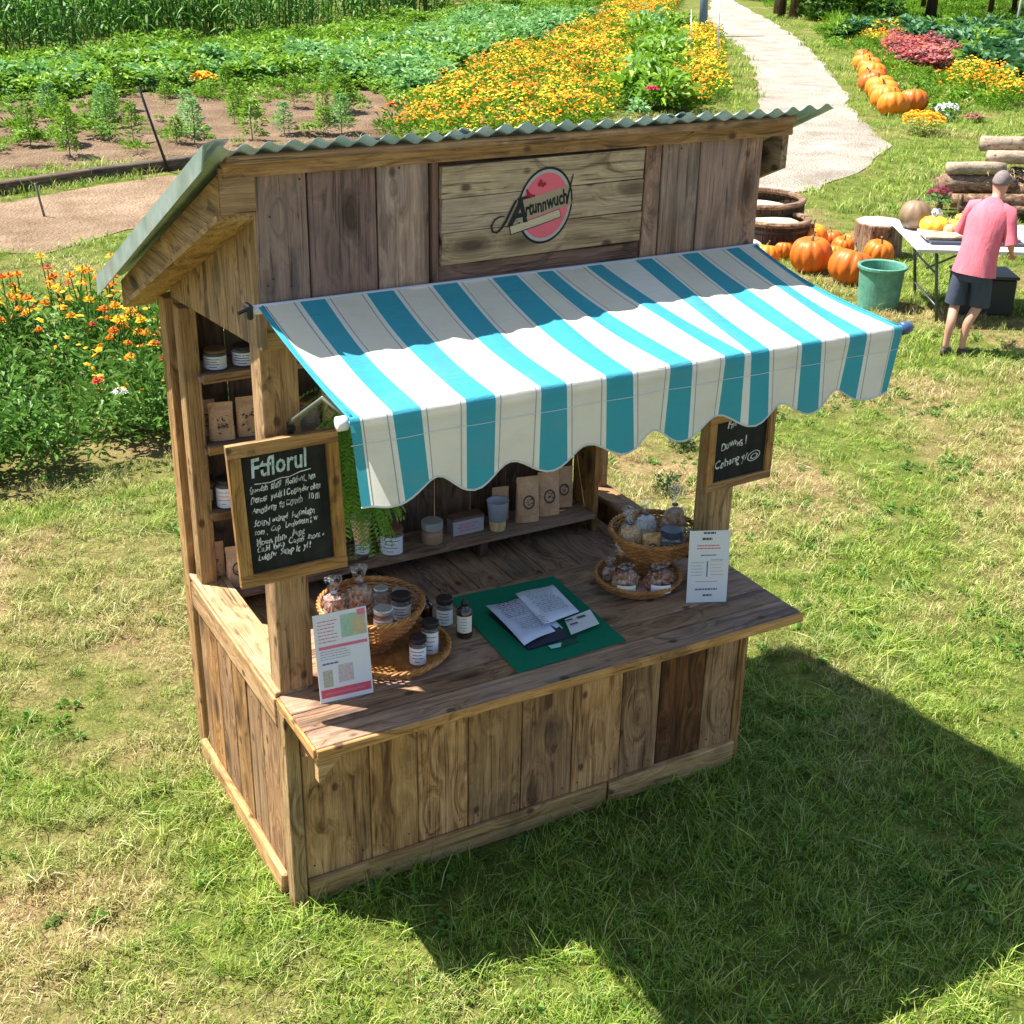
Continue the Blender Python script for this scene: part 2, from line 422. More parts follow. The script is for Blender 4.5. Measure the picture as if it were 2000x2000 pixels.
M_pinkb = crumb('pink_biscuit', (0.50, 0.20, 0.22), (0.70, 0.45, 0.42))
def slate():
    g = NG('blackboard_slate'); co = g.obj(); n = g.noise(co, 6, 5, 0.7); n2 = g.noise(g.vmath('MULTIPLY', co, (14, 3, 3)), 1, 4)
    c = g.mix(g.math('MULTIPLY', g.fr(g.math('MULTIPLY', g.math('ADD', n, n2), 0.5), 0.42, 0.7), 0.5), (0.010, 0.011, 0.012), (0.055, 0.058, 0.055))
    return g.bsdf(c, 0.85, spec=0.2)
M_slate = slate()
def chalk(name, col):
    g = NG(name); n = g.noise(g.obj(), 260, 3, 0.8); n2 = g.noise(g.obj(), 25, 2)
    f = g.math('MULTIPLY', g.fr(g.math('ADD', g.math('MULTIPLY', n, 0.7), g.math('MULTIPLY', n2, 0.3)), 0.36, 0.54), 1.0, clamp=True)
    return g.bsdf(g.mix(f, (0.06, 0.065, 0.065), col), 0.95, spec=0.05)
M_chalk = chalk('white_chalk', (0.70, 0.74, 0.74)); M_chalkb = chalk('pale_blue_chalk', (0.55, 0.70, 0.72))
def paint(name, col, wear=0.35):
    g = NG(name); co = g.obj(); n = g.noise(g.vmath('MULTIPLY', co, (6, 60, 60)), 1.0, 4, 0.7)
    return g.bsdf(g.mix(g.math('MULTIPLY', g.fr(n, 0.52, 0.72), wear), col, (0.24, 0.18, 0.11)), 0.7, spec=0.2)
M_ppink = paint('faded_pink_paint', (0.72, 0.13, 0.16)); M_pblack = paint('black_sign_paint', (0.018, 0.02, 0.018), 0.2)
M_pcream = paint('cream_sign_paint', (0.52, 0.42, 0.27), 0.5); M_pred = paint('red_sign_paint', (0.35, 0.02, 0.04), 0.1)
M_pgrey = paint('grey_sign_paint', (0.40, 0.38, 0.36), 0.4); M_ptan = paint('tan_sign_paint', (0.34, 0.27, 0.17), 0.5)

M_stem = leafmat('stem_green', (0.05, 0.11, 0.02), (0.10, 0.2, 0.035), transl=0.1)

# ------------------------------------------------------------------ ground and paths
def lawn_color(g, p):
    # greener blob deepens the stall's ground shadow in colour; grass there is lush too
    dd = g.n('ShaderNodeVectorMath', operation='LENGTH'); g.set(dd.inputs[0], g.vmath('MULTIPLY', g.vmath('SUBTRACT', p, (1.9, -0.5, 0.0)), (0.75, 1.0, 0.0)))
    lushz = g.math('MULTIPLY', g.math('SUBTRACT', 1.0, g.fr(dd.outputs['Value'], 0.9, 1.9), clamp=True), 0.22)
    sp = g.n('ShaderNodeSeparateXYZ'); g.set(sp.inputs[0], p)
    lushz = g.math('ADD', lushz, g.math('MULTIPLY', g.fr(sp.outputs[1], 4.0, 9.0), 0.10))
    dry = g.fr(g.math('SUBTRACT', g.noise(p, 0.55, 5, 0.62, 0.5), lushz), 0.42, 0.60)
    fine = g.noise(p, 6.0, 4, 0.7)
    col = g.ramp(fine, [(0.3, (0.08, 0.13, 0.018)), (0.5, (0.17, 0.22, 0.035)), (0.72, (0.32, 0.32, 0.08))])
    dryc = g.ramp(fine, [(0.3, (0.26, 0.16, 0.07)), (0.7, (0.52, 0.38, 0.19))])
    return g.mix(dry, col, dryc), dry, fine
def groundmat():
    g = NG('lawn_soil'); p = g.pos()
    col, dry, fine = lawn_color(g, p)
    th = g.noise(p, 55, 4, 0.75)
    col = g.mix(g.fr(th, 0.40, 0.66), g.mix(0.6, col, (0.04, 0.035, 0.014)), col)
    return g.bsdf(col, 0.95, normal=g.bump(g.math('ADD', th, fine), 0.8, 0.03), spec=0.1)
def flat(name, poly, z, mat, kind='structure', label=None, grid=None):
    mb = MB(); mb.add([(x, y, z) for x, y in poly], [tuple(range(len(poly)))])
    o = part(mb, name, mat); tag(o, label, kind=kind)
    if o.data.polygons[0].normal.z < 0: o.data.flip_normals()
    return o
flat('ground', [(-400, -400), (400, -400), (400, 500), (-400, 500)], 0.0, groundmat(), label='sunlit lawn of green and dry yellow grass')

def gravelmat(name, a, b, c, ruts=None):
    g = NG(name); p = g.pos()
    v = g.voro(p, 24); n = g.noise(p, 1.3, 5, 0.65); f = g.noise(p, 60, 3, 0.8)
    col = g.ramp(g.math('MULTIPLY', g.math('ADD', f, n), 0.5), [(0.35, a), (0.5, b), (0.66, c)])
    col = g.mix(g.math('MULTIPLY', g.fr(g.noise(p, 0.45, 4), 0.5, 0.7), 0.4), col, a)
    return g.bsdf(col, 0.95, normal=g.bump(g.math('ADD', v[0], f), 1.0, 0.03), spec=0.1)
M_gravel = gravelmat('pale_gravel', (0.24, 0.20, 0.155), (0.42, 0.37, 0.30), (0.60, 0.55, 0.48))
M_mulch = gravelmat('brown_gravel', (0.17, 0.105, 0.06), (0.34, 0.235, 0.15), (0.50, 0.38, 0.26))
M_soil = gravelmat('garden_soil', (0.12, 0.075, 0.045), (0.24, 0.16, 0.10), (0.36, 0.26, 0.17))

trackL = [(38, 48.5), (34.6, 43.8), (28.6, 35.9), (25.5, 31.2), (23.3, 27.2), (20.25, 22.7), (18.1, 19.9), (15.9, 17.1), (13.6, 15.2), (9.0, 14.4)]
trackR = [(39.5, 48.5), (35.5, 43.6), (30.34, 34.7), (26.8, 28.9), (22.8, 23.1), (19.9, 19.2), (17.1, 15.6), (15.45, 13.0), (13.86, 11.8), (11.8, 10.5), (9.0, 10.9)]
def wob(poly, amp, step=0.5):
    out = []
    for i in range(len(poly)):
        a = Vector(poly[i] + (0,)); b = Vector(poly[(i + 1) % len(poly)] + (0,)); L = (b - a).length; k = max(1, int(L / step))
        nrm = Vector((-(b - a).y, (b - a).x, 0)).normalized()
        for j in range(k):
            q = a.lerp(b, j / k)
            d = mnoise.noise(Vector((q.x * 0.9, q.y * 0.9, 3.1))) * amp * 1.6 + mnoise.noise(Vector((q.x * 4, q.y * 4, 3.1))) * amp * .5
            q = q + nrm * d; out.append((q.x, q.y))
    return out
TRACK = wob(trackL + trackR[::-1], 0.10, 0.35)
flat('gravel_track', TRACK, 0.012, M_gravel, label='pale gravel track curving away beside the lawn')
MULCH = wob([(-14, 8.6), (-4, 10.7), (0.83, 11.4), (1.28, 11.2), (2.4, 12.0), (3.5, 12.3), (6.5, 11.6), (9.3, 10.9), (9.3, 14.6), (7.0, 15.6), (4.6, 15.3), (2.6, 14.95), (1.4, 14.3), (-4, 13.0), (-14, 11.5)], 0.15)
flat('gravel_path', MULCH, 0.008, M_mulch, label='brown gravel path between lawn and vegetable field')
SOIL = [(-8, 15.7), (1.4, 16.3), (4.6, 16.5), (8.0, 17.15), (10.6, 20.6), (13.0, 24.0), (10.5, 25.2), (7.3, 23.6), (-8, 23.8)]
def pip(x, y, poly):
    c = np.zeros(np.shape(x), bool); n = len(poly); j = n - 1
    for i in range(n):
        xi, yi = poly[i]; xj, yj = poly[j]
        c ^= ((yi > y) != (yj > y)) & (x < (xj - xi) * (y - yi) / (yj - yi + 1e-12) + xi); j = i
    return c
def soil():
    x0, x1, y0, y1, st = -8, 13.2, 15.6, 25.4, 0.16
    nx = int((x1 - x0) / st); ny = int((y1 - y0) / st)
    X, Y = np.meshgrid(x0 + np.arange(nx + 1) * st, y0 + np.arange(ny + 1) * st)
    ins = pip(X, Y, SOIL)
    dirp = X * 0.30 + Y * 0.954
    Z = 0.02 + 0.045 * (np.sin(dirp * 2 * PI / 0.85) * 0.5 + 0.5)
    Z += np.array([[mnoise.noise(Vector((float(a) * 1.7, float(b) * 1.7, 0))) * 0.05 for a, b in zip(ra, rb)] for ra, rb in zip(X, Y)])
    Z = np.where(ins, np.maximum(Z, 0.012), -0.03)
    vs = np.stack([X, Y, Z], -1).reshape(-1, 3)
    fs = []
    W_ = nx + 1
    inv = ins
    for j in range(ny):
        for i in range(nx):
            if inv[j, i] or inv[j + 1, i] or inv[j, i + 1] or inv[j + 1, i + 1]:
                a = j * W_ + i; fs.append((a, a + 1, a + W_ + 1, a + W_))
    me = bpy.data.meshes.new('soil_bed'); me.from_pydata(vs.tolist(), [], fs); me.materials.append(M_soil)
    o = link('soil_bed', me); tag(o, 'furrowed brown soil of the vegetable field', kind='structure')
soil()

# ------------------------------------------------------------------ market stall
S = empty('market_stall', (0, 0, 0), 'rustic wooden market stall with corrugated roof on the lawn', 'market stall')
Wd, Dp, HC = 2.17, 1.20, 0.915
# front boards of the counter box
fx = [0.05, 0.33, 0.54, 0.77, 1.02, 1.27, 1.52, 1.72, 1.96, 2.14]
for i in range(9):
    x0, x1 = fx[i] + 0.0025, fx[i + 1] - 0.0025
    mk = 'frontdark' if i == 7 else 'front'
    plank('plank', S, ((x0 + x1) / 2, 0.012 + random.uniform(-0.003, 0.003), 0.50), (x1 - x0, 0.022, 0.80), W(mk, 'Z'))
# a dark backing so no light leaks between the boards
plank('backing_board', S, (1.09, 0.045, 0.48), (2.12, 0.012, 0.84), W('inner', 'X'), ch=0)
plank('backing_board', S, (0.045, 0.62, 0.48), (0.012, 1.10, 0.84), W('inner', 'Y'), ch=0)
plank('corner_post', S, (0.014, 0.016, 0.455), (0.056, 0.075, 0.91), W('post', 'Z'), ch=0.004)
plank('corner_post', S, (2.165, 0.02, 0.44), (0.045, 0.06, 0.88), W('front', 'Z'), ch=0.004)
sy = [0.055, 0.30, 0.48, 0.66, 0.86, 1.04, 1.13]
for i in range(6):
    plank('plank', S, (0.012 + random.uniform(-0.003, 0.003), (sy[i] + sy[i + 1]) / 2, 0.46), (0.022, sy[i + 1] - sy[i] - 0.005, 0.86), W('side', 'Z'))
for i in range(5):
    y0 = 0.05 + i * 0.23
    plank('plank', S, (2.165, y0 + 0.115, 0.46), (0.022, 0.226, 0.86), W('side', 'Z'))
for i in range(8):
    x0 = 0.06 + i * 0.262
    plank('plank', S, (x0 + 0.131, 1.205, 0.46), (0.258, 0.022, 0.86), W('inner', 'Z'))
# skirting boards (two lengths in front), proud of the planks
plank('skirting_board', S, (0.75, -0.012, 0.062), (1.40, 0.026, 0.115), W('rail', 'X'), ch=0.006, jit=0.004)
plank('skirting_board', S, (1.805, -0.013, 0.066), (0.69, 0.028, 0.118), W('rail', 'X'), ch=0.006, jit=0.005)
plank('skirting_board', S, (-0.014, 0.62, 0.055), (0.030, 1.08, 0.10), W('rail', 'Y'), ch=0.008, jit=0.005)
# rails on the box sides
plank('rail', S, (-0.008, 0.595, 0.885), (0.024, 1.07, 0.115), W('rail', 'Y'), ch=0.004)
plank('rail', S, (0.055, 0.62, 0.955), (0.135, 1.11, 0.024), W('rail', 'Y'), ch=0.004)
plank('rail', S, (2.12, 0.72, 0.945), (0.12, 1.02, 0.024), W('side', 'Y'), ch=0.004)
# deck boards inside
for i in range(11):
    x0 = 0.13 + i * 0.178
    plank('deck_board', S, (x0 + 0.087, 0.86, 0.80), (0.174, 0.68, 0.02), W('counter' if i > 1 else 'rail', 'Y'), ch=0.002)
# counter boards running along the stall
cy = [-0.325, -0.20, -0.075, 0.13, 0.325, 0.49]
for i in range(5):
    x0 = 0.0 if i < 3 else 0.145
    plank('counter_board', S, ((x0 + 2.185) / 2, (cy[i] + cy[i + 1]) / 2, 0.934 + random.uniform(-0.0012, 0.0012)), (2.185 - x0, cy[i + 1] - cy[i] - 0.004, 0.030), W('counter', 'X'), ch=0.003)
plank('counter_edge', S, (1.0925, -0.333, 0.930), (2.19, 0.014, 0.040), W('counteredge', 'X'), ch=0.003)
plank('counter_edge', S, (-0.008, -0.135, 0.930), (0.014, 0.38, 0.040), W('counteredge', 'Y'), ch=0.003)
# counter brackets (triangular)
for bx in (0.045, 1.07, 2.10):
    prism('bracket', S, [(bx, -0.30, 0.913), (bx, -0.03, 0.913), (bx, -0.03, 0.83), (bx, -0.26, 0.885)] if False else
          [(bx, -0.315, 0.912), (bx, -0.002, 0.912), (bx, -0.002, 0.70)], (0.045, 0, 0), W('front', 'Y'))
prism('bracket', S, [(0.004, -0.318, 0.912), (0.115, -0.318, 0.912), (0.004, -0.318, 0.80)], (0, 0.035, 0), W('rail', 'X'))
# uprights
plank('post', S, (0.075, 0.115, 1.64), (0.13, 0.11, 1.36), W('post', 'Z'), ch=0.004)
plank('post', S, (2.005, 0.105, 1.70), (0.11, 0.12, 1.50), W('post', 'Z'), ch=0.004)
plank('post', S, (0.02, 1.205, 1.10), (0.07, 0.10, 2.20), W('post', 'Z'), ch=0.004)
plank('post', S, (0.04, 1.07, 1.46), (0.07, 0.085, 1.46), W('post', 'Z'), ch=0.004)
plank('post', S, (2.14, 1.20, 1.10), (0.05, 0.06, 2.2), W('post', 'Z'), ch=0.004)
plank('post_cap_block', S, (0.075, 0.085, 2.355), (0.145, 0.13, 0.10), W('post', 'X'), ch=0.004)
# shelves
for z, nm in ((1.895, 0), (1.585, 0), (1.285, 0)):
    plank('shelf', S, (1.02, 1.10, z), (1.92, 0.21, 0.026), W('inner' if False else 'counter', 'X'), ch=0.002)
plank('shelf', S, (1.02, 1.08, 0.908), (1.90, 0.23, 0.026), W('counter', 'X'), ch=0.002)
for z in (1.595, 1.295, 1.905):
    plank('shelf_edge', S, (0.22, 0.99, z - 0.008), (0.30, 0.012, 0.036), W('side', 'X'), ch=0.002)
plank('shelf_side', S, (1.985, 1.095, 1.06), (0.026, 0.20, 0.50), W('side', 'Z'), ch=0.002)
for x in (0.72, 1.36):
    plank('shelf_support', S, (x, 1.08, 0.853), (0.04, 0.18, 0.082), W('inner', 'Z'), ch=0.002)
# back wall planks behind the shelves
for i in range(10):
    x0 = 0.05 + i * 0.194
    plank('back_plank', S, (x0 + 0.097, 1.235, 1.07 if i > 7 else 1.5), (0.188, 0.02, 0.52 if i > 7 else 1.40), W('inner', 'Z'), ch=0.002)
# facade
fxs = [0.0, 0.18, 0.42, 0.615]
for a, b, k in ((0.0, 0.18, 'facade'), (0.18, 0.42, 'facadedark'), (0.42, 0.612, 'facade'), (1.475, 1.55, 'facade'), (1.55, 1.72, 'facade'), (1.72, 2.01, 'facade')):
    plank('facade_plank', S, ((a + b) / 2, 0.012 + random.uniform(-0.003, 0.003), 2.67), (b - a - 0.006, 0.024, 0.56), W(k, 'Z'))
plank('facade_plank', S, (1.04, 0.025, 2.67), (0.85, 0.016, 0.55), W('facadedark', 'X'))
plank('facade_plank', S, (1.052, 0.012, 2.475), (0.83, 0.016, 0.11), W('facadedark', 'X'))
plank('sign_batten', S, (0.627, 0.002, 2.69), (0.024, 0.03, 0.50), W('facadedark', 'Z'))
plank('header_beam', S, (1.02, 0.075, 2.385), (1.87, 0.07, 0.08), W('post', 'X'))
# fascia + eave beam
plank('fascia_board', S, (1.008, -0.022, 2.910), (2.225, 0.03, 0.052), W('fascia', 'X'), ch=0.004, jit=0.003)
plank('fascia_board', S, (1.0, -0.058, 2.945), (2.20, 0.04, 0.026), W('fascia', 'X'), ch=0.004)
# roof slope helper
sl = (2.975 - 2.215) / 1.62
def zr(y): return 2.975 - sl * (y + 0.12)
RA = -math.atan(sl)
for bx, dx in ((-0.115, 0.028), (2.085, 0.028)):
    y0, y1 = -0.02, 1.42
    prism('barge_board', S, [(bx, y0, zr(y0) - 0.03), (bx, y1, zr(y1) - 0.03), (bx, y1 + 0.01, zr(y1) - 0.14), (bx, y0, zr(y0) - 0.17)], (dx, 0, 0), W('gable', 'Y'))
prism('barge_trim', S, [(-0.122, 0.0, zr(0) - 0.15), (-0.122, 1.40, zr(1.40) - 0.128), (-0.122, 1.40, zr(1.40) - 0.148), (-0.122, 0.0, zr(0) - 0.172)], (0.12, 0, 0), W('post', 'Y'))
# boards closing the overhang
plank('barge_end', S, (-0.056, -0.018, 2.845), (0.112, 0.026, 0.145), W('gable', 'X'))
plank('soffit_board', S, (-0.055, 0.68, zr(0.68) - 0.055), (0.09, 1.5, 0.014), W('inner', 'Y'), rot=(RA, 0, 0))
# gable planks (left and right)
gb = [(0.0, 2.315), (0.95, 2.235)]
def gbot(y): return 2.29 - (0.0) * y if False else 2.315 - 0.085 * y
gy = [0.0, 0.13, 0.20, 0.36, 0.46, 0.62, 0.73, 0.90, 0.98, 1.10]
for i in range(9):
    a, b = gy[i] + 0.002, gy[i + 1] - 0.002
    for xx, dx in ((0.0, 0.02), (1.982, 0.02)):
        if gbot(b) < zr(b) - 0.04:
            prism('gable_plank', S, [(xx, a, zr(a) - 0.04), (xx, b, zr(b) - 0.04), (xx, b, gbot(b)), (xx, a, gbot(a))], (dx, 0, 0), W('gable', 'Z'))
# corrugated roof : three overlapping sheets
def roof_sheet(x0, x1, lift, nw):
    mb = MB(); pitch = 0.078; cols = int((x1 - x0) / pitch * 8); rows = 6; th = 0.0022
    idx = []
    for r in range(rows + 1):
        y = -0.125 + 1.63 * r / rows + 0.0
        row = []
        for c in range(cols + 1):
            x = x0 + (x1 - x0) * c / cols
            z = zr(y) + 0.017 + lift + 0.0095 * math.sin(2 * PI * (x - x0) / pitch + 1.2) + 0.003 * math.sin(x * 9 + y * 2)
            row.append((x, y + 0.004 * math.sin(x * 31), z))
        idx.append(row)
    vs = [p for row in idx for p in row] + [(p[0], p[1], p[2] - th) for row in idx for p in row]
    C = cols + 1; N = C * (rows + 1); fs = []
    for r in range(rows):
        for c in range(cols):
            a = r * C + c; fs.append((a, a + 1, a + C + 1, a + C)); fs.append((N + a, N + a + C, N + a + C + 1, N + a + 1))
    for c in range(cols):
        fs.append((c, N + c, N + c + 1, c + 1)); a = rows * C + c; fs.append((a, a + 1, N + a + 1, N + a))
    for r in range(rows):
        a = r * C; fs.append((a, a + C, N + a + C, N + a)); a = r * C + cols; fs.append((a, N + a, N + a + C, a + C))
    mb.add(vs, fs); part(mb, 'roof_sheet', M_zinc, S, smooth=True, origin=(x0, 0, 2.9))
roof_sheet(-0.14, 0.72, 0.0, 9); roof_sheet(0.67, 1.55, 0.004, 9); roof_sheet(1.48, 2.225, 0.001, 9)
# verge flashing folded over the left edge
mb = MB()
y0, y1 = -0.13, 1.56
P = [(-0.105, 0.040), (-0.150, 0.040), (-0.185, 0.028), (-0.187, -0.055), (-0.182, -0.055), (-0.180, 0.024), (-0.148, 0.035), (-0.105, 0.035)]
vs = [(x, y0 + (0.03 if z < 0 else 0), zr(y0) + z) for x, z in P] + [(x, y1, zr(y1) + z) for x, z in P]
n = len(P); mb.add(vs, [(i, (i + 1) % n, n + (i + 1) % n, n + i) for i in range(n)] + [tuple(range(n))[::-1], tuple(range(n, 2 * n))])
part(mb, 'verge_flashing', M_zinc, S, origin=(-0.15, 0, 2.9))
# nails
mb = MB()
for x, z in ((0.05, 2.75), (0.05, 2.55), (0.03, 2.53), (0.11, 2.52), (0.155, 2.86), (0.30, 2.46), (1.63, 2.86), (1.9, 2.88), (0.5, 2.87)):
    mb.lathe([(0.0035, 0), (0.003, 0.002)], 6, (x, -0.0035, z), rot=Matrix.Rotation(PI / 2, 3, 'X'))
for i in range(9):
    for xx in (fx[i] + 0.04, fx[i + 1] - 0.04):
        for z in (0.17, 0.80): mb.lathe([(0.0036, 0), (0.003, 0.002)], 6, (xx + random.uniform(-.01, .01), -0.0045, z + random.uniform(-.012, .012)), rot=Matrix.Rotation(PI / 2, 3, 'X'))
for i in range(6):
    for z in (0.16, 0.76): mb.lathe([(0.0036, 0), (0.003, 0.002)], 6, (-0.0045, (sy[i] + sy[i + 1]) / 2 + random.uniform(-.03, .03), z), rot=Matrix.Rotation(-PI / 2, 3, 'Y'))
tag(part(mb, 'nail', M_black, S), kind='stuff')

# sign on the facade
SG = empty('sign', (1.05, 0.0, 2.54), 'pale wooden sign board with pink round emblem and script above the awning', 'sign')
# keystone-shaped panel of three boards
zs = [2.535, 2.645, 2.76, 2.868]
for i in range(3):
    za, zb = zs[i] + 0.001, zs[i + 1] - 0.001
    prism('panel_board', SG, [(0.640, -0.001, za), (1.448, -0.001, za + 0.01), (1.452, -0.001, zb + 0.008), (0.645, -0.001, zb)], (0, -0.028, 0), W('sign', 'X'))
ya = -0.0305
def discmesh(cx, cz, rx, rz, tilt, y, a0=0, a1=2 * PI, inner=None, n=48):
    mb = MB(); vs = []; fs = []
    for k in range(n + 1):
        a = a0 + (a1 - a0) * k / n
        for q in ((inner if inner else 0.0), 1.0):
            u, v = rx * q * math.cos(a), rz * q * math.sin(a)
            vs.append((cx + u * math.cos(tilt) - v * math.sin(tilt), y, cz + u * math.sin(tilt) + v * math.cos(tilt)))
    for k in range(n): fs.append((2 * k, 2 * k + 1, 2 * k + 3, 2 * k + 2))
    mb.add(vs, fs); return mb
EC = (1.042, 2.707); ER = (0.109, 0.134); ET = R(-14)
part(discmesh(*EC, *ER, ET, ya - 0.0005, inner=0.94), 'emblem_outline', M_pblack, SG)
part(discmesh(*EC, ER[0] * 0.935, ER[1] * 0.935, ET, ya - 0.0004, inner=0.9), 'emblem_border', M_pgrey, SG)
part(discmesh(*EC, ER[0] * 0.85, ER[1] * 0.85, ET, ya - 0.0008), 'emblem', M_ppink, SG)
def strip(pts, w_, y):
    mb = MB(); vs = []; fs = []
    for i, p in enumerate(pts):
        a = Vector(pts[max(0, i - 1)]); b = Vector(pts[min(len(pts) - 1, i + 1)]); d = (b - a).normalized(); nn = Vector((-d.y, d.x))
        ww = w_[i] if isinstance(w_, list) else w_
        vs += [(p[0] + nn.x * ww / 2, y, p[1] + nn.y * ww / 2), (p[0] - nn.x * ww / 2, y, p[1] - nn.y * ww / 2)]
    for i in range(len(pts) - 1): fs.append((2 * i, 2 * i + 1, 2 * i + 3, 2 * i + 2))
    mb.add(vs, fs); return mb
# tan band behind the word, ribbon below it
BA = R(13)
part(strip([(0.925, 2.690), (1.142, 2.738)], 0.068, ya - 0.0012), 'word_band', M_ptan, SG)
part(strip([(0.902, 2.631), (1.003, 2.652), (1.104, 2.676)], 0.031, ya - 0.0014), 'ribbon_shadow', M_pblack, SG)
part(strip([(0.905, 2.633), (1.003, 2.653), (1.102, 2.676)], 0.026, ya - 0.0016), 'ribbon', M_pcream, SG)
def word(txt, size, mat, x, z, ang, y, parent, shear=0.3, bold=0.0, spacing=1.0, name='lettering', sx=1.0, wob_=0.5):
    me = textmesh(txt, size, mat, shear=shear, bold=bold, spacing=spacing)
    for v in me.vertices:
        k = size * 0.085 * wob_
        q = Vector((v.co.x * 2.2 / size, v.co.y * 2.2 / size, x * 31 + z * 17))
        v.co.x += k * mnoise.noise(q); v.co.y += k * 1.6 * mnoise.noise(q + Vector((9, 4, 2)) ) + k * 1.5 * mnoise.noise(Vector((v.co.x * 0.8 / size, 3, x * 9 + z * 13)))
    M = Matrix.Translation((x, y, z)) @ Matrix.Rotation(-ang, 4, 'Y') @ Matrix.Rotation(PI / 2, 4, 'X') @ Matrix.Diagonal((sx, 1, 1, 1))
    me.transform(Matrix.Translation(-ORG[parent.name]) @ M)
    return link(name, me, parent, ORG[parent.name])
word('A', 0.105, M_pblack, 0.898, 2.652, R(10), ya - 0.002, SG, shear=0.35, bold=0.0035)
word('rtunnwuch', 0.064, M_pblack, 0.963, 2.674, BA, ya - 0.002, SG, shear=0.25, bold=0.0022, sx=0.62)
part(strip([(1.128, 2.705), (1.137, 2.75), (1.152, 2.808)], [0.008, 0.007, 0.004], ya - 0.002), 'lettering_stroke', M_pblack, SG)
cur = [(0.925, 2.735), (0.905, 2.70), (0.885, 2.665), (0.868, 2.642), (0.850, 2.630), (0.834, 2.635), (0.830, 2.655), (0.842, 2.675), (0.862, 2.684), (0.882, 2.683)]
part(strip(cur, [0.008, 0.009, 0.009, 0.008, 0.008, 0.008, 0.007, 0.006, 0.005, 0.003], ya - 0.0022), 'lettering_stroke', M_pblack, SG)
part(strip([(0.93, 2.736), (0.965, 2.742), (1.0, 2.745)], [0.010, 0.010, 0.004], ya - 0.0022), 'lettering_stroke', M_pblack, SG)
for (x, z, r) in ((1.016, 2.782, 0.007), (1.029, 2.779, 0.007), (1.022, 2.792, 0.006), (1.038, 2.783, 0.005), (0.973, 2.752, 0.007), (0.984, 2.746, 0.006), (0.968, 2.764, 0.005)):
    part(discmesh(x, z, r, r * 1.25, 0.3, ya - 0.0023, n=10), 'berry', M_pred, SG)

# ------------------------------------------------------------------ awning
AW = empty('awning', (1.05, -0.03, 2.475), 'teal and white striped awning with scalloped valance over the stall counter', 'awning')
xt = [-0.017, -0.002, 0.114, 0.221, 0.35, 0.466, 0.591, 0.706, 0.823, 0.94, 1.003, 1.085, 1.213, 1.292, 1.421, 1.512, 1.629, 1.723, 1.837, 1.916, 1.975, 1.990]
xf = [0.000, 0.032, 0.124, 0.234, 0.361, 0.48, 0.618, 0.729, 0.854, 0.973, 1.097, 1.204, 1.316, 1.42, 1.52, 1.532, 1.64, 1.746, 1.853, 1.951, 2.068, 2.107]
# stripes: T W T W ... (the white one between the sixth and seventh teal closes to a line at the front)
xf = [0.000, 0.032, 0.124, 0.234, 0.361, 0.48, 0.618, 0.729, 0.854, 0.973, 1.097, 1.204, 1.316, 1.4165, 1.4235, 1.52, 1.64, 1.746, 1.853, 1.951, 2.068, 2.107]
assert len(xt) == len(xf)
def colsAw():
    cols = [(xt[0], xf[0])]; mi = []
    K = len(xt) - 1
    for s_ in range(K):
        teal = s_ % 2 == 0
        a_t, b_t, a_f, b_f = xt[s_], xt[s_ + 1], xf[s_], xf[s_ + 1]
        wf = b_f - a_f
        L = [(0.0, None)]
        if teal and wf > 0.03 and s_ not in (0, K - 1):
            pw = 0.010 / wf; gw = 0.003 / wf
            seq = [(pw, 1), (1 - pw, 0), (1.0, 1)]
        elif not teal and wf > 0.03:
            gw = 0.0035 / wf; g0 = 0.006 / wf
            seq = [(g0, 2), (g0 + gw, 3), (1 - g0 - gw, 2), (1 - g0, 3), (1.0, 2)]
        else: seq = [(1.0, 0 if teal else 1)]
        prev = 0.0
        for (e, m_) in seq:
            nsub = max(1, int(round((e - prev) * wf / 0.022)))
            for j in range(1, nsub + 1):
                f = prev + (e - prev) * j / nsub
                cols.append((a_t + (b_t - a_t) * f, a_f + (b_f - a_f) * f)); mi.append(m_)
            prev = e
    return cols, mi
AC, AM = colsAw()
scal = [(-0.01, 2.045), (0.012, 2.043), (0.085, 2.032), (0.259, 2.098), (0.39, 2.038), (0.539, 2.099), (0.66, 2.05), (0.796, 2.106), (0.925, 2.058), (1.062, 2.111), (1.165, 2.060), (1.32, 2.12), (1.451, 2.065), (1.573, 2.119), (1.694, 2.068), (1.836, 2.131), (1.955, 2.083), (2.07, 2.082), (2.12, 2.086)]
def zb(x):
    for (a, za), (b, zb_) in zip(scal, scal[1:]):
        if x <= b:
            t = max(0, (x - a) / (b - a)); return za + (zb_ - za) * (0.5 - 0.5 * math.cos(PI * t))
    return scal[-1][1]
mats4 = [M_teal, M_pin, M_cream, M_grey]
YF = -0.722
def canopy_pt(ct, cf, t):
    s_ = t ** 1.5
    x = ct + (cf - ct) * (0.35 * t + 0.65 * s_)
    y = -0.035 + (YF + 0.035) * t
    z = 2.474 + (2.326 - 2.474) * t - 0.030 * math.sin(PI * t) * (0.6 + 0.4 * math.sin(cf * 3.0)) + 0.0035 * math.sin(cf * 14 + t * 2) * math.sin(PI * min(1, t * 1.15))
    z += 0.0035 * math.sin(cf * 47 + 3 * t) * math.sin(PI * t)
    return (x, y, z)
mb = MB(); rows = 18; vs = []
for r in range(rows + 1):
    for (ct, cf) in AC: vs.append(canopy_pt(ct, cf, r / rows))
for k, (dy, dz) in enumerate(((-0.008, 0.001), (-0.016, -0.006), (-0.019, -0.018))):
    for (ct, cf) in AC:
        q = canopy_pt(ct, cf, 1.0); vs.append((q[0], q[1] + dy, q[2] + dz))
C = len(AC); rows2 = rows + 3; fs = []; ms = []
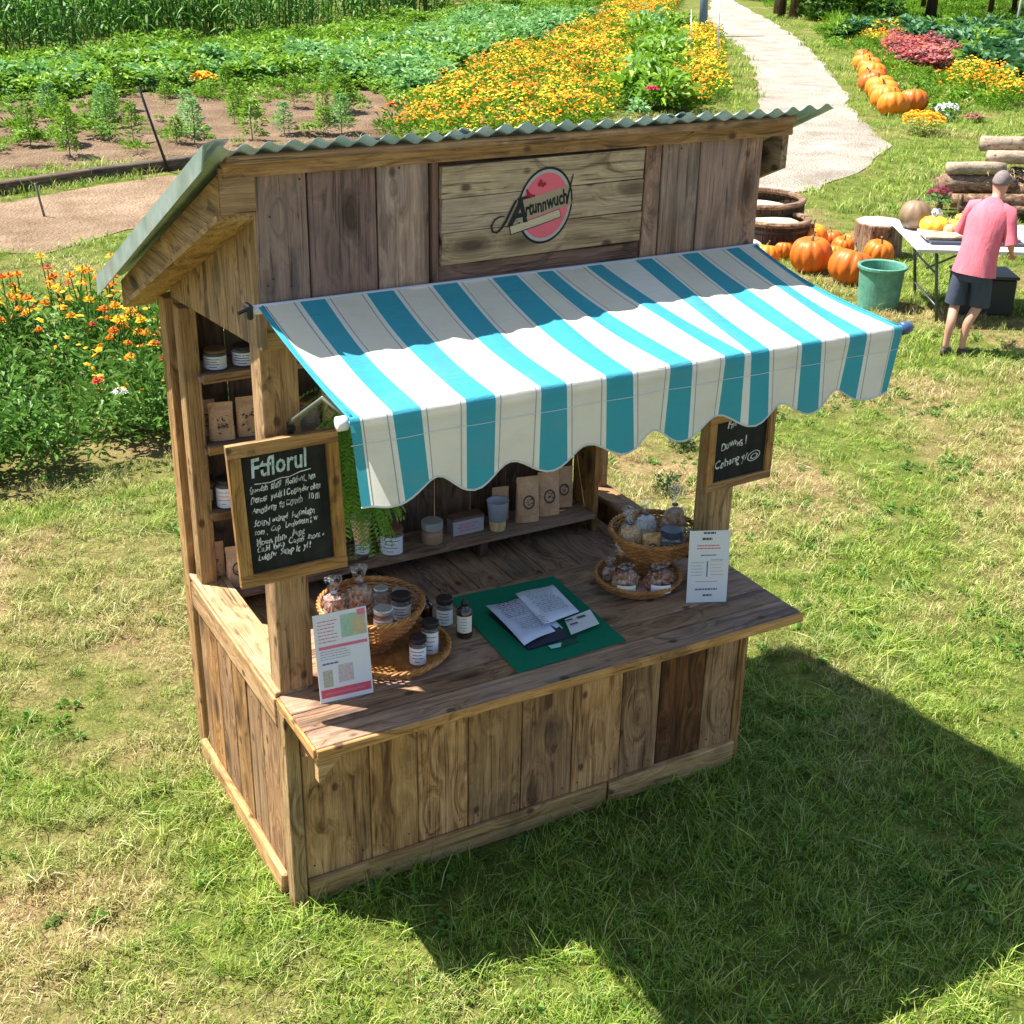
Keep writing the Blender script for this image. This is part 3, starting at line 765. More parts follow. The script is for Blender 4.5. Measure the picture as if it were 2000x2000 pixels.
for r in range(rows2):
    for c in range(C - 1): fs.append((r * C + c, r * C + C + c, r * C + C + c + 1, r * C + c + 1)); ms.append(AM[c])
mb.v = vs; mb.f = fs; mb.m = ms
part(mb, 'canopy', mats4, AW, smooth=True)
mb = MB(); vs = []; vr = 12; bottom = []
for r in range(vr + 1):
    t = r / vr
    for (ct, cf) in AC:
        q = canopy_pt(ct, cf, 1.0)
        zt = q[2] - 0.018; zz = zt + (zb(cf) - zt) * t
        yy = q[1] - 0.0195 + 0.013 * t * math.sin(cf * 2 * PI / 0.262 + 0.8) - 0.006 * t
        xx = cf + 0.010 * t * math.sin(cf * 9.0) + (0.028 * t * (1 - min(1, cf / 0.35))) - 0.03 * t * max(0, (cf - 1.8) / 0.3)
        vs.append((xx, yy, zz))
        if r == vr: bottom.append((xx, yy, zz))
fs = []; ms = []
for r in range(vr):
    for c in range(C - 1): fs.append((r * C + c, r * C + C + c, r * C + C + c + 1, r * C + c + 1)); ms.append(AM[c])
mb.v = vs; mb.f = fs; mb.m = ms
VL = part(mb, 'valance', mats4, AW, smooth=True)
mb = MB(); mb.tube(bottom, 0.0035, 5, flat=1.0); part(mb, 'piping', M_pin, AW, smooth=True)
mb = MB(); mb.tube([(p[0], p[1] - 0.0015, 2.245 + 0.0 * p[0]) for p in [( (a[1]), YF - 0.02 + 0.013 * 0.25 * math.sin(a[1] * 2 * PI / 0.262 + 0.8) - 0.0015) for a in AC]], 0.0012, 4); part(mb, 'seam', M_pin, VL)
for (s_, xw, xf_) in ((0, -0.002, 0.012), (1, 1.99, 2.10)):
    mb = MB(); mb.tube([canopy_pt(xw, xf_, t / 12) for t in range(13)], 0.0045, 5); part(mb, 'edge_binding', M_teal, AW, smooth=True)
mb = MB(); mb.tube([(-0.035, -0.022, 2.462), (2.01, -0.022, 2.462)], 0.016, 10); part(mb, 'roller_bar', M_whiteplastic, AW, smooth=True)
mb = MB(); mb.box((-0.045, -0.02, 2.46), (0.02, 0.045, 0.05), ch=0.005); mb.tube([(-0.055, -0.03, 2.47), (-0.085, -0.035, 2.462)], 0.007, 6); part(mb, 'roller_bracket', M_black, AW)
mb = MB(); mb.tube([(-0.015, YF + 0.012, 2.306), (2.13, YF + 0.012, 2.306)], 0.014, 10); part(mb, 'front_bar', M_whiteplastic, AW, smooth=True)
mb = MB(); mb.lathe([(0.012, 0), (0.022, 0.002), (0.022, 0.03), (0.012, 0.034)], 12, (-0.03, YF + 0.012, 2.306), rot=Matrix.Rotation(PI / 2, 3, 'Y')); part(mb, 'end_cap', M_whiteplastic, AW, smooth=True)
M_navy = plain('navy_plastic', (0.05, 0.09, 0.20), 0.35)
mb = MB(); mb.lathe([(0.012, 0), (0.024, 0.003), (0.024, 0.03), (0.017, 0.05), (0.008, 0.055)], 12, (2.125, YF + 0.012, 2.306), rot=Matrix.Rotation(PI / 2, 3, 'Y')); o = part(mb, 'end_cap', M_navy, AW, smooth=True); o['label'] = 'dark blue end cap'
for x, xb in ((0.10, 0.015), (1.98, 2.08)):
    mb = MB(); mb.tube([(x, 0.058, 2.01), (x, 0.045, 2.035), (xb, -0.50, 2.31)], 0.0085, 8); mb.tube([(xb, -0.50, 2.31), (xb, YF + 0.02, 2.315)], 0.008, 8); part(mb, 'arm', M_arm, AW, smooth=True)
    mb = MB(); mb.box((x, 0.055, 1.995), (0.022, 0.012, 0.07), ch=0.002); mb.box((x, 0.045, 2.01), (0.03, 0.014, 0.02), ch=0.003); part(mb, 'arm_bracket', M_black, AW)

# ------------------------------------------------------------------ chalkboards
def chalkboard(label, x0, x1, z0, z1, y, fw, sk0, sk1, lines, mat='frame'):
    """sk0, sk1: how far the right side leans at bottom and top"""
    B = empty('chalkboard', ((x0 + x1) / 2, y, z0), label, 'chalkboard')
    d = -0.022
    def P(x, z):
        u = (z - z0) / (z1 - z0); v = (x - x0) / (x1 - x0)
        return (x + sk0 * (1 - u), y, z + sk1 * v)
    pr = lambda pts: [P(*q) for q in pts]
    prism('frame_piece', B, pr([(x0, z1 - fw), (x1, z1 - fw), (x1, z1), (x0, z1)]), (0, d, 0), W(mat, 'X'))
    prism('frame_piece', B, pr([(x0, z0), (x1, z0), (x1, z0 + fw), (x0, z0 + fw)]), (0, d, 0), W(mat, 'X'))
    prism('frame_piece', B, pr([(x0, z0 + fw + .001), (x0 + fw, z0 + fw + .001), (x0 + fw, z1 - fw - .001), (x0, z1 - fw - .001)]), (0, d, 0), W(mat, 'Z'))
    prism('frame_piece', B, pr([(x1 - fw, z0 + fw + .001), (x1, z0 + fw + .001), (x1, z1 - fw - .001), (x1 - fw, z1 - fw - .001)]), (0, d, 0), W(mat, 'Z'))
    prism('slate', B, pr([(x0 + fw, z0 + fw), (x1 - fw, z0 + fw), (x1 - fw, z1 - fw), (x0 + fw, z1 - fw)]), (0, -0.010, 0), M_slate)
    yt = y - 0.0112
    for (txt, size, x, z, ang, shear, bold, mt, sx) in lines:
        word(txt, size, mt, *[P(x, z)[0], P(x, z)[2]], ang, yt, B, shear=shear, bold=bold, name='chalk_writing', sx=sx, wob_=1.8 if size < 0.08 else 0.2)
    return B, yt
c_ = M_chalk
L1 = [('Ftflorul', 0.100, -0.072, 1.868, R(3.0), 0.12, 0.0018, M_chalkb, 0.70),
      ('Smndsh  slem  Flondans, hm', 0.034, -0.082, 1.812, R(4), 0.25, 0.0006, c_, 0.62),
      ('Dences  yoult l Cosunder ohm', 0.034, -0.082, 1.774, R(4), 0.25, 0.0006, c_, 0.60),
      ('Amotlong  ftl Comth   10 m', 0.034, -0.080, 1.734, R(4), 0.25, 0.0006, c_, 0.64),
      ('Souml uting4  lomelagn', 0.034, -0.078, 1.683, R(4), 0.25, 0.0006, c_, 0.70),
      ('tom .  Cup   Lonkmten t w', 0.032, -0.078, 1.652, R(4), 0.25, 0.0006, c_, 0.66),
      ('Moun, plam   Aunt', 0.034, -0.078, 1.612, R(4), 0.25, 0.0007, c_, 0.70),
      ('Cu.H  hw.p  Comfs  mont -', 0.032, -0.078, 1.584, R(4), 0.25, 0.0007, c_, 0.70),
      ('Lukluw  Samp It  yf !', 0.034, -0.076, 1.552, R(4), 0.25, 0.0008, c_, 0.70)]
B1, yt = chalkboard('tall oak framed chalkboard with dense handwritten menu fixed to the left post', -0.148, 0.250, 1.462, 2.000, 0.020, 0.046, 0.02, 0.0, L1)
part(strip([(-0.055, 1.845), (0.0, 1.842), (0.04, 1.852), (0.07, 1.850), (0.11, 1.862), (0.15, 1.866)], 0.0035, yt - 0.0003), 'chalk_writing', M_chalk, B1)
L2 = [('Yw', 0.05, 1.965, 1.735, R(2), 0.2, 0.0005, c_, 0.8), ('Fmnerumn', 0.046, 1.98, 1.695, R(5), 0.25, 0.0006, c_, 0.75), ('Duwms !', 0.046, 1.955, 1.600, R(6), 0.2, 0.0006, c_, 0.8), ('Cohong y/', 0.050, 1.930, 1.520, R(6), 0.2, 0.0006, c_, 0.8)]
B2, yt = chalkboard('small framed chalkboard on the right post half hidden by the valance', 1.885, 2.228, 1.425, 1.765, 0.035, 0.036, 0.0, 0.01, L2)
part(discmesh(2.135, 1.548, 0.035, 0.022, 0.3, yt - 0.0002, inner=0.86, n=24), 'chalk_writing', M_chalk, B2)
part(discmesh(2.137, 1.546, 0.020, 0.012, 0.3, yt - 0.0002, inner=0.70, n=20), 'chalk_writing', M_chalk, B2)

# ------------------------------------------------------------------ goods
def scribble(parent, x, y, z, w_, h_, rows, mat, nrm=(0, -1, 0), seed=0, name='print'):
    """small flat marks of print on a surface facing -y (thin raised ink)"""
    rn = random.Random(seed); mb = MB()
    for r in range(rows):
        zz = z + h_ * (0.5 - (r + 0.5) / rows); xx = x - w_ / 2 * rn.uniform(0.7, 1.0); end = x + w_ / 2 * rn.uniform(0.5, 1.0)
        while xx < end:
            l = rn.uniform(0.12, 0.3) * w_; e = min(end, xx + l)
            hh = h_ / rows * rn.uniform(0.22, 0.42)
            mb.quad((xx, y, zz - hh / 2), (e, y, zz - hh / 2 + rn.uniform(-.1, .1) * hh), (e, y, zz + hh / 2), (xx, y, zz + hh / 2))
            xx = e + 0.03 * w_
    return part(mb, name, mat, parent)
def curvelabel(mb, cx, cy, r, z0, z1, a0, a1, n=10, mi=0):
    vs = []; fs = []
    for k in range(n + 1):
        a = a0 + (a1 - a0) * k / n
        for z in (z0, z1): vs.append((cx + r * math.cos(a), cy + r * math.sin(a), z))
    for k in range(n): fs.append((2 * k, 2 * k + 2, 2 * k + 3, 2 * k + 1))
    mb.add(vs, fs, mi)
FA = R(-118)   # labels face the camera side
def jar(label, x, y, z, r, h, content, lidm, labelm=None, lh=0.5, name='jar', inkm=None, lidh=0.16, cat='jar', group=None, glassy=True, face=None, la=1.9):
    J = empty(name, (x, y, z), label, cat, group)
    fa = FA if face is None else face
    bh = h * (1 - lidh)
    mb = MB()
    mb.lathe([(r * 0.90, 0.0), (r * 0.98, 0.004), (r, 0.012), (r, bh * 0.82), (r * 0.93, bh * 0.92), (r * 0.86, bh)], 24, (x, y, z)); part(mb, 'body', M_glass if glassy else content, J, smooth=True)
    if glassy:
        mb = MB(); mb.lathe([(r * 0.86, 0.006), (r * 0.93, 0.014), (r * 0.93, bh * 0.72), (r * 0.90, bh * 0.78)], 20, (x, y, z)); part(mb, 'contents', content, J, smooth=True)
    mb = MB(); mb.lathe([(r * 0.93, bh - 0.001), (r * 0.98, bh + 0.002), (r * 0.98, h - 0.003), (r * 0.90, h)], 24, (x, y, z)); part(mb, 'lid', lidm, J, smooth=False)
    if labelm:
        mb = MB(); zc = z + bh * 0.46; curvelabel(mb, x, y, r * 1.012, zc - bh * lh / 2, zc + bh * lh / 2, fa - la / 2, fa + la / 2); l_ = part(mb, 'label', labelm, J, smooth=True)
        mb = MB()
        for k in range(4):
            zz = zc + bh * lh * (0.3 - 0.2 * k); wv = la * (0.36, 0.25, 0.3, 0.15)[k]
            curvelabel(mb, x, y, r * 1.022, zz - 0.0016, zz + 0.0016, fa - wv, fa + wv * random.uniform(0.4, 1), 5)
        part(mb, 'label_print', inkm or M_ink, l_)
    return J
def bag(label, x, y, z, w_, h_, mat=None, rz=R(-8), mark='round', name='paper_bag', lean=0.0, d=0.05, top=M_kraft, group=None, seed=0):
    """stand-up pouch: bulging body, flat crimped top, printed emblem"""
    mat = mat or M_kraft
    Bg = empty(name, (x, y, z), label, 'paper bag', group)
    M = Matrix.Rotation(rz, 3, 'Z') @ Matrix.Rotation(lean, 3, 'X')
    n = 20; mb = MB(); lv = [(0.0, 1.0, 0.80), (0.02, 1.03, 1.0), (0.3, 1.0, 0.98), (0.6, 0.97, 0.70), (0.82, 0.97, 0.32), (0.90, 0.98, 0.10), (1.0, 0.98, 0.06)]
    rn = random.Random(seed + 5); vs = []
    for (t, a, b) in lv:
        for k in range(n):
            an = 2 * PI * k / n; ca, sa = math.cos(an), math.sin(an)
            px = w_ / 2 * a * (abs(ca) ** 0.45) * (1 if ca > 0 else -1); py = d / 2 * b * (abs(sa) ** 0.7) * (1 if sa > 0 else -1)
            q = M @ Vector((px + rn.uniform(-1, 1) * 0.0015, py + rn.uniform(-1, 1) * 0.003 * (1 if t < .9 else .3), h_ * t)); vs.append(q + Vector((x, y, z)))
    mb.add(vs, [(j * n + k, j * n + (k + 1) % n, (j + 1) * n + (k + 1) % n, (j + 1) * n + k) for j in range(len(lv) - 1) for k in range(n)] + [tuple(range(n))[::-1], tuple(range((len(lv) - 1) * n, len(lv) * n))])
    part(mb, 'pouch', mat, Bg, smooth=False)
    def T(u, v, dd): return M @ Vector((u, -dd, v)) + Vector((x, y, z))
    mb = MB(); ds = d / 2 * 0.96
    if mark == 'round':
        for k in range(14):
            a, b_ = 2 * PI * k / 14, 2 * PI * (k + 1) / 14; r0, r1 = w_ * 0.20, w_ * 0.26
            dd = lambda v: d / 2 * (1.0 if v < 0.3 else max(0.2, 1.0 - (v - 0.3) * 1.05)) + 0.004
            c0 = h_ * 0.47
            q = [T(r * math.cos(g_), c0 + r * 1.2 * math.sin(g_), dd((c0 + r * 1.2 * math.sin(g_)) / h_)) for (r, g_) in ((r0, a), (r1, a), (r1, b_), (r0, b_))]
            mb.quad(*q)
        for k in range(9):
            u = rn.uniform(-0.13, 0.10) * w_; v = h_ * 0.47 + rn.uniform(-0.16, 0.16) * w_; l = rn.uniform(.04, .12) * w_; e = 0.025 * w_
            dv = lambda vv: d / 2 * (1.0 if vv / h_ < 0.3 else max(0.2, 1.0 - (vv / h_ - 0.3) * 1.05)) + 0.004
            mb.quad(T(u, v, dv(v)), T(u + l, v + e, dv(v)), T(u + l, v + 2.4 * e, dv(v + 2 * e)), T(u, v + 1.6 * e, dv(v + 2 * e)))
    else:
        for k in range(16):
            u = rn.gauss(0, 0.13) * w_; v = h_ * 0.45 + rn.gauss(0, 0.13) * h_; l = rn.uniform(.05, .11) * w_
            dv = d / 2 * (1.0 if v / h_ < 0.3 else max(0.2, 1.0 - (v / h_ - 0.3) * 1.05)) + 0.004
            a = rn.uniform(0, PI); du, dw = math.cos(a) * l, math.sin(a) * l
            mb.quad(T(u - du, v - dw, dv), T(u + dw * .4, v - du * .4, dv), T(u + du, v + dw, dv), T(u - dw * .4, v + du * .4, dv))
    part(mb, 'print', M_ink, Bg)
    return Bg
# shelf tops
Z1, Z2, Z3, Z4, Z5 = 1.909, 1.599, 1.299, 0.9215, 0.81
jar('squat jar with white label, left on the top shelf', 0.155, 1.08, Z1, 0.048, 0.085, M_jam, M_lidbrown, M_label, lh=0.72, la=2.6, lidh=0.14)
jar('squat jar with white label, right on the top shelf next to the post', 0.275, 1.08, Z1, 0.048, 0.085, M_jam, M_liddark, M_label, lh=0.72, la=2.6, lidh=0.14)
bag('kraft paper bag with dark sprig print, left on the second shelf', 0.155, 1.07, Z2, 0.105, 0.165, mark='leaf', seed=1, rz=R(-14))
bag('kraft paper bag with dark sprig print, right on the second shelf', 0.275, 1.07, Z2, 0.105, 0.172, mark='leaf', seed=2, rz=R(-6))
bag('plain kraft paper bag behind the other two on the second shelf', 0.11, 1.15, Z2, 0.09, 0.155, mark='round', seed=3)
jar('jar with white and pink label beside the tall chalkboard', 0.150, 1.06, Z3, 0.043, 0.13, M_jam, M_liddark, M_label, lh=0.8, la=2.2, inkm=M_pinkink)
jar('dark jar behind the one with the pink label', 0.085, 1.13, Z3, 0.038, 0.12, M_jam, M_liddark, M_label, lh=0.5)
bag('kraft paper bag with round stamp at the bottom of the left shelves', 0.170, 1.04, Z4, 0.10, 0.19, mark='round', seed=4, rz=R(-10))
bag('kraft paper bag in shade behind the stamped one on the bottom shelf', 0.085, 1.10, Z4, 0.09, 0.20, mark='leaf', seed=5, rz=R(-6))
for i, (x, k) in enumerate(((0.42, 'b'), (0.55, 'j'), (0.66, 'b'))):
    if k == 'b': bag('kraft paper bag in deep shade on the second shelf, %s' % ('near the post' if i == 0 else 'above the hanging fern'), x, 1.09, Z2, 0.10, 0.16, mark='round', seed=8 + i)
    else: jar('dark jar in deep shade on the second shelf between two bags', x, 1.09, Z2, 0.045, 0.11, M_jam, M_lidbrown, None)
jar('jar with big white label and brown lid on the low back shelf', 0.903, 1.04, Z4, 0.055, 0.125, M_jam, M_lidbrown, M_label, lh=0.80, la=2.3, lidh=0.14)
jar('open glass jar of brown sweets on the low back shelf', 1.110, 1.04, Z4, 0.052, 0.115, M_honey, M_lidsilver, None, lidh=0.34)
# boxes
BX = empty('carton', (1.30, 1.07, Z4), 'low white carton with pink print on the low back shelf', 'carton')
mb = MB(); mb.box((1.305, 1.08, Z4 + 0.038), (0.165, 0.07, 0.074), ch=0.003); part(mb, 'box', plain('pale_card', (0.42, 0.42, 0.47), 0.6, var=0.15, scale=20), BX)
mb = MB(); mb.box((1.305, 1.08, Z4 + 0.082), (0.17, 0.074, 0.014), ch=0.003); part(mb, 'lid', plain('brown_card', (0.17, 0.10, 0.07), 0.6), BX)
scribble(BX, 1.30, 1.0435, Z4 + 0.040, 0.13, 0.05, 3, M_pinkink, seed=3)
TB = empty('tumbler', (1.452, 1.03, Z4), 'clear plastic tumbler half full of pale grains on the low back shelf', 'tumbler')
mb = MB(); mb.lathe([(0.036, 0.0), (0.052, 0.148), (0.055, 0.152), (0.050, 0.148), (0.034, 0.004)], 24, (1.452, 1.03, Z4), cap=True); part(mb, 'cup', plain('frosted_plastic', (0.62, 0.68, 0.78), 0.3, var=0.05, transl=0.4), TB, smooth=True)
mb = MB(); mb.lathe([(0.037, 0.003), (0.042, 0.05)], 20, (1.452, 1.03, Z4)); part(mb, 'contents', M_croissant, TB)
bag('kraft pouch with round stamp, left of three on the low back shelf', 1.625, 1.05, Z4, 0.115, 0.235, mark='round', seed=11, rz=R(-12), d=0.06)
bag('kraft pouch with round stamp, middle of three on the low back shelf', 1.752, 1.07, Z4, 0.115, 0.230, mark='round', seed=12, rz=R(-10), d=0.06)
bag('kraft pouch with round stamp, right of three by the shelf end', 1.868, 1.12, Z4, 0.10, 0.215, mark='round', seed=13, rz=R(-12), d=0.05)
jar('white labelled tub just under the valance on the shelf above the pouches', 1.572, 1.00, 1.298 - 0.13 + 0.13, 0.05, 0.06, M_label, M_label, M_label, glassy=False, lh=0.8)

# hanging fern by the left post
def leafquad(mb, c, d, up, l, w_, mi=0, bend=0.2):
    d = d.normalized(); sd_ = d.cross(up)
    if sd_.length < 1e-3: sd_ = d.cross(Vector((1, 0, 0)))
    sd_.normalize(); nn = sd_.cross(d)
    p0 = c; p1 = c + d * l * 0.5 + sd_ * w_ / 2 + nn * bend * l * 0.15; p2 = c + d * l - nn * bend * l * 0.3; p3 = c + d * l * 0.5 - sd_ * w_ / 2 + nn * bend * l * 0.15
    mb.add([p0, p1, p2, p3], [(0, 1, 2), (0, 2, 3)], mi)
def tintmesh(me, seed=0, perface=None):
    """random tint per connected leaf (stored on points)"""
    rn = np.random.default_rng(seed); n = len(me.vertices)
    a = me.attributes.new('tint', 'FLOAT', 'POINT')
    k = perface or 4
    v = np.repeat(rn.random(n // k + 1), k)[:n]; a.data.foreach_set('value', v.astype(np.float32))
M_fern = leafmat('fern_green', (0.12, 0.30, 0.03), (0.30, 0.55, 0.09), transl=0.4)
FN = empty('hanging_fern', (0.46, 0.35, 2.33), 'green hanging fern in a pale pot beside the tall chalkboard', 'plant')
mb = MB(); rn = random.Random(3)
for k in range(330):
    a = rn.uniform(0, 2 * PI); r0 = rn.uniform(0.0, 0.05)
    p = Vector((0.46 + r0 * math.cos(a), 0.35 + r0 * math.sin(a), rn.uniform(1.52, 1.98))); v = Vector((math.cos(a) * rn.uniform(.2, .8), math.sin(a) * rn.uniform(.2, .8), rn.uniform(-0.4, 0.6)))
    for s_ in range(12):
        v += Vector((0, 0, -0.16)); v.normalize(); q = p + v * 0.017
        for sgn in (-1, 1):
            sd_ = v.cross(Vector((0, 0, 1))).normalized() * sgn
            leafquad(mb, q, (v * 0.6 + sd_), Vector((0, 0, 1)), 0.024, 0.0095)
        p = q
me = mb.mesh('fronds', M_fern, off=ORG[FN.name]); tintmesh(me, 1); link('fronds', me, FN, ORG[FN.name])
mb = MB(); mb.tube([(0.46, 0.35, 2.36), (0.46, 0.35, 1.50)], 0.003, 5); mb.tube([(0.46, 0.35, 1.9), (0.47, 0.36, 1.5)], 0.012, 6); part(mb, 'cord', M_stem, FN)
mb = MB(); mb.lathe([(0.026, 1.36), (0.042, 1.46), (0.044, 1.465)], 16, (0.475, 0.365, 0)); part(mb, 'pot', M_pinkb if False else plain('pale_pink_pot', (0.55, 0.42, 0.44), 0.6, var=0.2), FN, smooth=True)

# tiered wicker baskets
def weave(mb, cx, cy, z0, z1, r0, r1, nst=26, rowsn=9, tube=0.0042):
    for j in range(rowsn):
        t = (j + 0.5) / rowsn; z = z0 + (z1 - z0) * t; r = r0 + (r1 - r0) * (t ** 0.7)
        path = []
        n = nst * 4
        for k in range(n):
            a = 2 * PI * k / n; rr = r + 0.0035 * math.sin(k * PI / 2 * 1.0 + (j % 2) * PI)
            path.append((cx + rr * math.cos(a), cy + rr * math.sin(a), z))
        mb.tube(path, tube, 4, closed=True, flat=1.2)
    for k in range(nst):
        a = 2 * PI * (k + 0.5) / nst
        pts = [(cx + (r0 + (r1 - r0) * (t ** 0.7)) * math.cos(a), cy + (r0 + (r1 - r0) * (t ** 0.7)) * math.sin(a), z0 + (z1 - z0) * t) for t in (0, .25, .5, .75, 1)]
        mb.tube(pts, 0.003, 4)
def rimbraid(mb, cx, cy, z, r, rad=0.0075):
    for ph in (0, PI * 2 / 3, PI * 4 / 3):
        n = 120; path = []
        for k in range(n):
            a = 2 * PI * k / n; q = a * 16 + ph
            path.append((cx + (r + 0.006 * math.cos(q)) * math.cos(a), cy + (r + 0.006 * math.cos(q)) * math.sin(a), z + 0.006 * math.sin(q)))
        mb.tube(path, rad * 0.75, 5, closed=True)
def basket(label, cx, cy, cx2, cy2, rl, ru, zl=0.951, rimz=0.99, uz0=1.055, uz1=1.15):
    K = empty('wicker_basket_stand', (cx, cy, zl), label, 'basket')
    mb = MB(); weave(mb, cx, cy, zl + 0.006, rimz, rl * 0.86, rl, rowsn=4); o = part(mb, 'lower_tray', M_wicker, K)
    mb = MB(); rimbraid(mb, cx, cy, rimz + 0.004, rl); part(mb, 'rim', M_wicker, o, smooth=True)
    mb = MB(); mb.lathe([(rl * 0.87, zl + 0.002), (rl * 0.87, zl + 0.007)], 36, (cx, cy, 0)); part(mb, 'tray_floor', M_wicker, o)
    mb = MB(); weave(mb, cx2, cy2, zl + 0.01, uz0, 0.075, 0.085, nst=12, rowsn=10, tube=0.005); part(mb, 'column', M_wicker, K)
    mb = MB(); weave(mb, cx2, cy2, uz0, uz1, ru * 0.72, ru, rowsn=9); o = part(mb, 'upper_tray', M_wicker, K)
    mb = MB(); rimbraid(mb, cx2, cy2, uz1 + 0.004, ru); part(mb, 'rim', M_wicker, o, smooth=True)
    mb = MB(); mb.lathe([(ru * 0.73, uz0 - 0.004), (ru * 0.74, uz0 + 0.004)], 36, (cx2, cy2, 0)); part(mb, 'tray_floor', M_wicker, o)
    return K
basket('two-tier wicker basket stand holding jars at the left end of the counter', 0.50, 0.145, 0.455, 0.235, 0.225, 0.205)
basket('two-tier wicker basket stand holding wrapped biscuits at the right end of the counter', 1.71, 0.215, 1.835, 0.285, 0.185, 0.195)

def wrap_bag(label, x, y, z, w_, h_, fill, neck=0.6, cat='bag of biscuits', name='cellophane_bag', seed=0, labelm=None, d=None):
    """filled bag in clear wrap, gathered and tied at the neck"""
    G = empty(name, (x, y, z), label, cat); rn = random.Random(seed); n = 22; d = d or w_ * 0.7
    def body(mb, s_, lv):
        vs = []
        for (t, a) in lv:
            for k in range(n):
                an = 2 * PI * k / n; q = 1 + rn.uniform(-0.10, 0.10)
                vs.append((x + w_ / 2 * a * s_ * q * math.cos(an), y + d / 2 * a * s_ * q * math.sin(an), z + h_ * t + rn.uniform(-1, 1) * 0.002))
        mb.add(vs, [(j * n + k, j * n + (k + 1) % n, (j + 1) * n + (k + 1) % n, (j + 1) * n + k) for j in range(len(lv) - 1) for k in range(n)] + [tuple(range(n))[::-1], tuple(range((len(lv) - 1) * n, len(lv) * n))])
    mb = MB(); body(mb, 0.93, [(0.01, 0.75), (0.1, 1.0), (neck * 0.6, 0.96), (neck * 0.92, 0.66), (neck * 0.98, 0.3)]); part(mb, 'filling', fill, G)
    mb = MB(); body(mb, 1.0, [(0.0, 0.80), (0.1, 1.02), (neck * 0.6, 1.0), (neck * 0.94, 0.72), (neck * 1.08, 0.17), (neck * 1.2, 0.28), (1.0, 0.62)]); part(mb, 'wrapper', M_cello, G)
    mb = MB(); mb.lathe([(w_ * 0.10, neck * 1.06 * h_), (w_ * 0.11, neck * 1.10 * h_)], 10, (x, y, z)); part(mb, 'tie', M_ink, G)
    if labelm:
        mb = MB(); curvelabel(mb, x, y, w_ / 2 * 1.04, z + h_ * neck * 0.2, z + h_ * neck * 0.62, FA - 0.6, FA + 0.6, 6); part(mb, 'label', labelm, G)
    return G
UZ = 1.061
jar('jar with silver lid and white label at the front of the left upper basket', 0.469, 0.150, UZ, 0.040, 0.105, M_honey, M_lidsilver, M_label, lh=0.62, la=2.3)
jar('jar with dark lid and white label at the right of the left upper basket', 0.575, 0.215, UZ, 0.042, 0.110, M_jam, M_liddark, M_label, lh=0.66, la=2.4)
jar('small pale glass pot at the back of the left upper basket', 0.545, 0.345, UZ, 0.030, 0.085, M_tglass, M_lidsilver, None, glassy=True)
wrap_bag('bag of chocolate pastry with white gathered top at the left of the upper basket', 0.325, 0.300, UZ, 0.125, 0.20, M_choc, neck=0.62, seed=1)
wrap_bag('taller bag of brown biscuits in grey wrap behind the silver lidded jar', 0.435, 0.300, UZ, 0.125, 0.225, M_cookie, neck=0.62, seed=2)
# pale pastries piled by the post
for i, (dx, dy, dz, a) in enumerate(((0, 0, 0, 0.3), (0.05, -0.025, 0.004, 1.2), (0.01, 0.035, 0.02, -0.4), (-0.025, -0.02, 0.022, 2.0))):
    E_ = empty('pastry', (0.335 + dx, 0.20 + dy, UZ + 0.016 + dz), ['pale golden pastry at the bottom of the pile beside the flyer', 'golden pastry lying toward the silver lidded jar', 'golden pastry on top of the pile beneath the gathered bag', 'curled pale pastry on the sunny edge of the pile'][i], 'pastry')
    mb = MB(); Cc = ORG[E_.name]
    path = [(Cc.x + 0.038 * math.cos(a + t), Cc.y + 0.03 * math.sin(a + t), Cc.z) for t in [k * 0.28 - 1.1 for k in range(9)]]
    mb.tube(path, [0.004, 0.009, 0.013, 0.016, 0.017, 0.016, 0.013, 0.009, 0.004], 8); part(mb, 'crust', M_croissant, E_, smooth=True)
LZ = 0.9585
jar('jar with pale blue label in the left lower basket', 0.560, 0.030, LZ, 0.036, 0.118, M_jam, M_liddark, M_label, lh=0.72, la=2.2)
jar('tall jar with dark speckled label in the left lower basket', 0.640, 0.085, LZ, 0.035, 0.140, M_jam, M_liddark, M_label, lh=0.80, la=2.2)
CK = empty('cork_bottle', (0.695, 0.165, LZ), 'small bottle with cork stopper at the right rim of the lower basket', 'bottle')
mb = MB(); mb.lathe([(0.016, 0), (0.018, 0.003), (0.018, 0.05), (0.008, 0.062), (0.008, 0.07)], 14, (0.688, 0.165, LZ)); part(mb, 'glass', M_amber, CK, smooth=True)
mb = MB(); mb.lathe([(0.008, 0.068), (0.010, 0.09)], 10, (0.688, 0.165, LZ)); part(mb, 'cork', M_bread, CK)
def bottle(label, x, y, z, r, h, labelm, cap=M_black):
    Bt = empty('bottle', (x, y, z), label, 'bottle')
    mb = MB(); mb.lathe([(r * .92, 0), (r, 0.004), (r, h * 0.62), (r * 0.85, h * 0.70), (r * 0.36, h * 0.77), (r * 0.36, h * 0.80)], 24, (x, y, z)); part(mb, 'glass', M_amber, Bt, smooth=True)
    mb = MB(); mb.lathe([(r * .46, h * .79), (r * .46, h * .88), (r * .25, h * .90), (r * .18, h * .97), (r * .10, h)], 16, (x, y, z)); part(mb, 'dropper_cap', cap, Bt, smooth=True)
    if labelm:
        mb = MB(); curvelabel(mb, x, y, r * 1.015, z + h * 0.16, z + h * 0.58, FA - 1.05, FA + 1.05); l_ = part(mb, 'label', labelm, Bt, smooth=True)
        mb = MB()
        for k in range(5):
            zz = z + h * (0.52 - 0.075 * k); a = (0.3, 0.42, 0.35, 0.4, 0.2)[k]; curvelabel(mb, x, y, r * 1.025, zz - 0.0016, zz + 0.0016, FA - a, FA + a * 0.8, 5)
        part(mb, 'label_print', M_greyink, l_)
    return Bt
CT = 0.9505
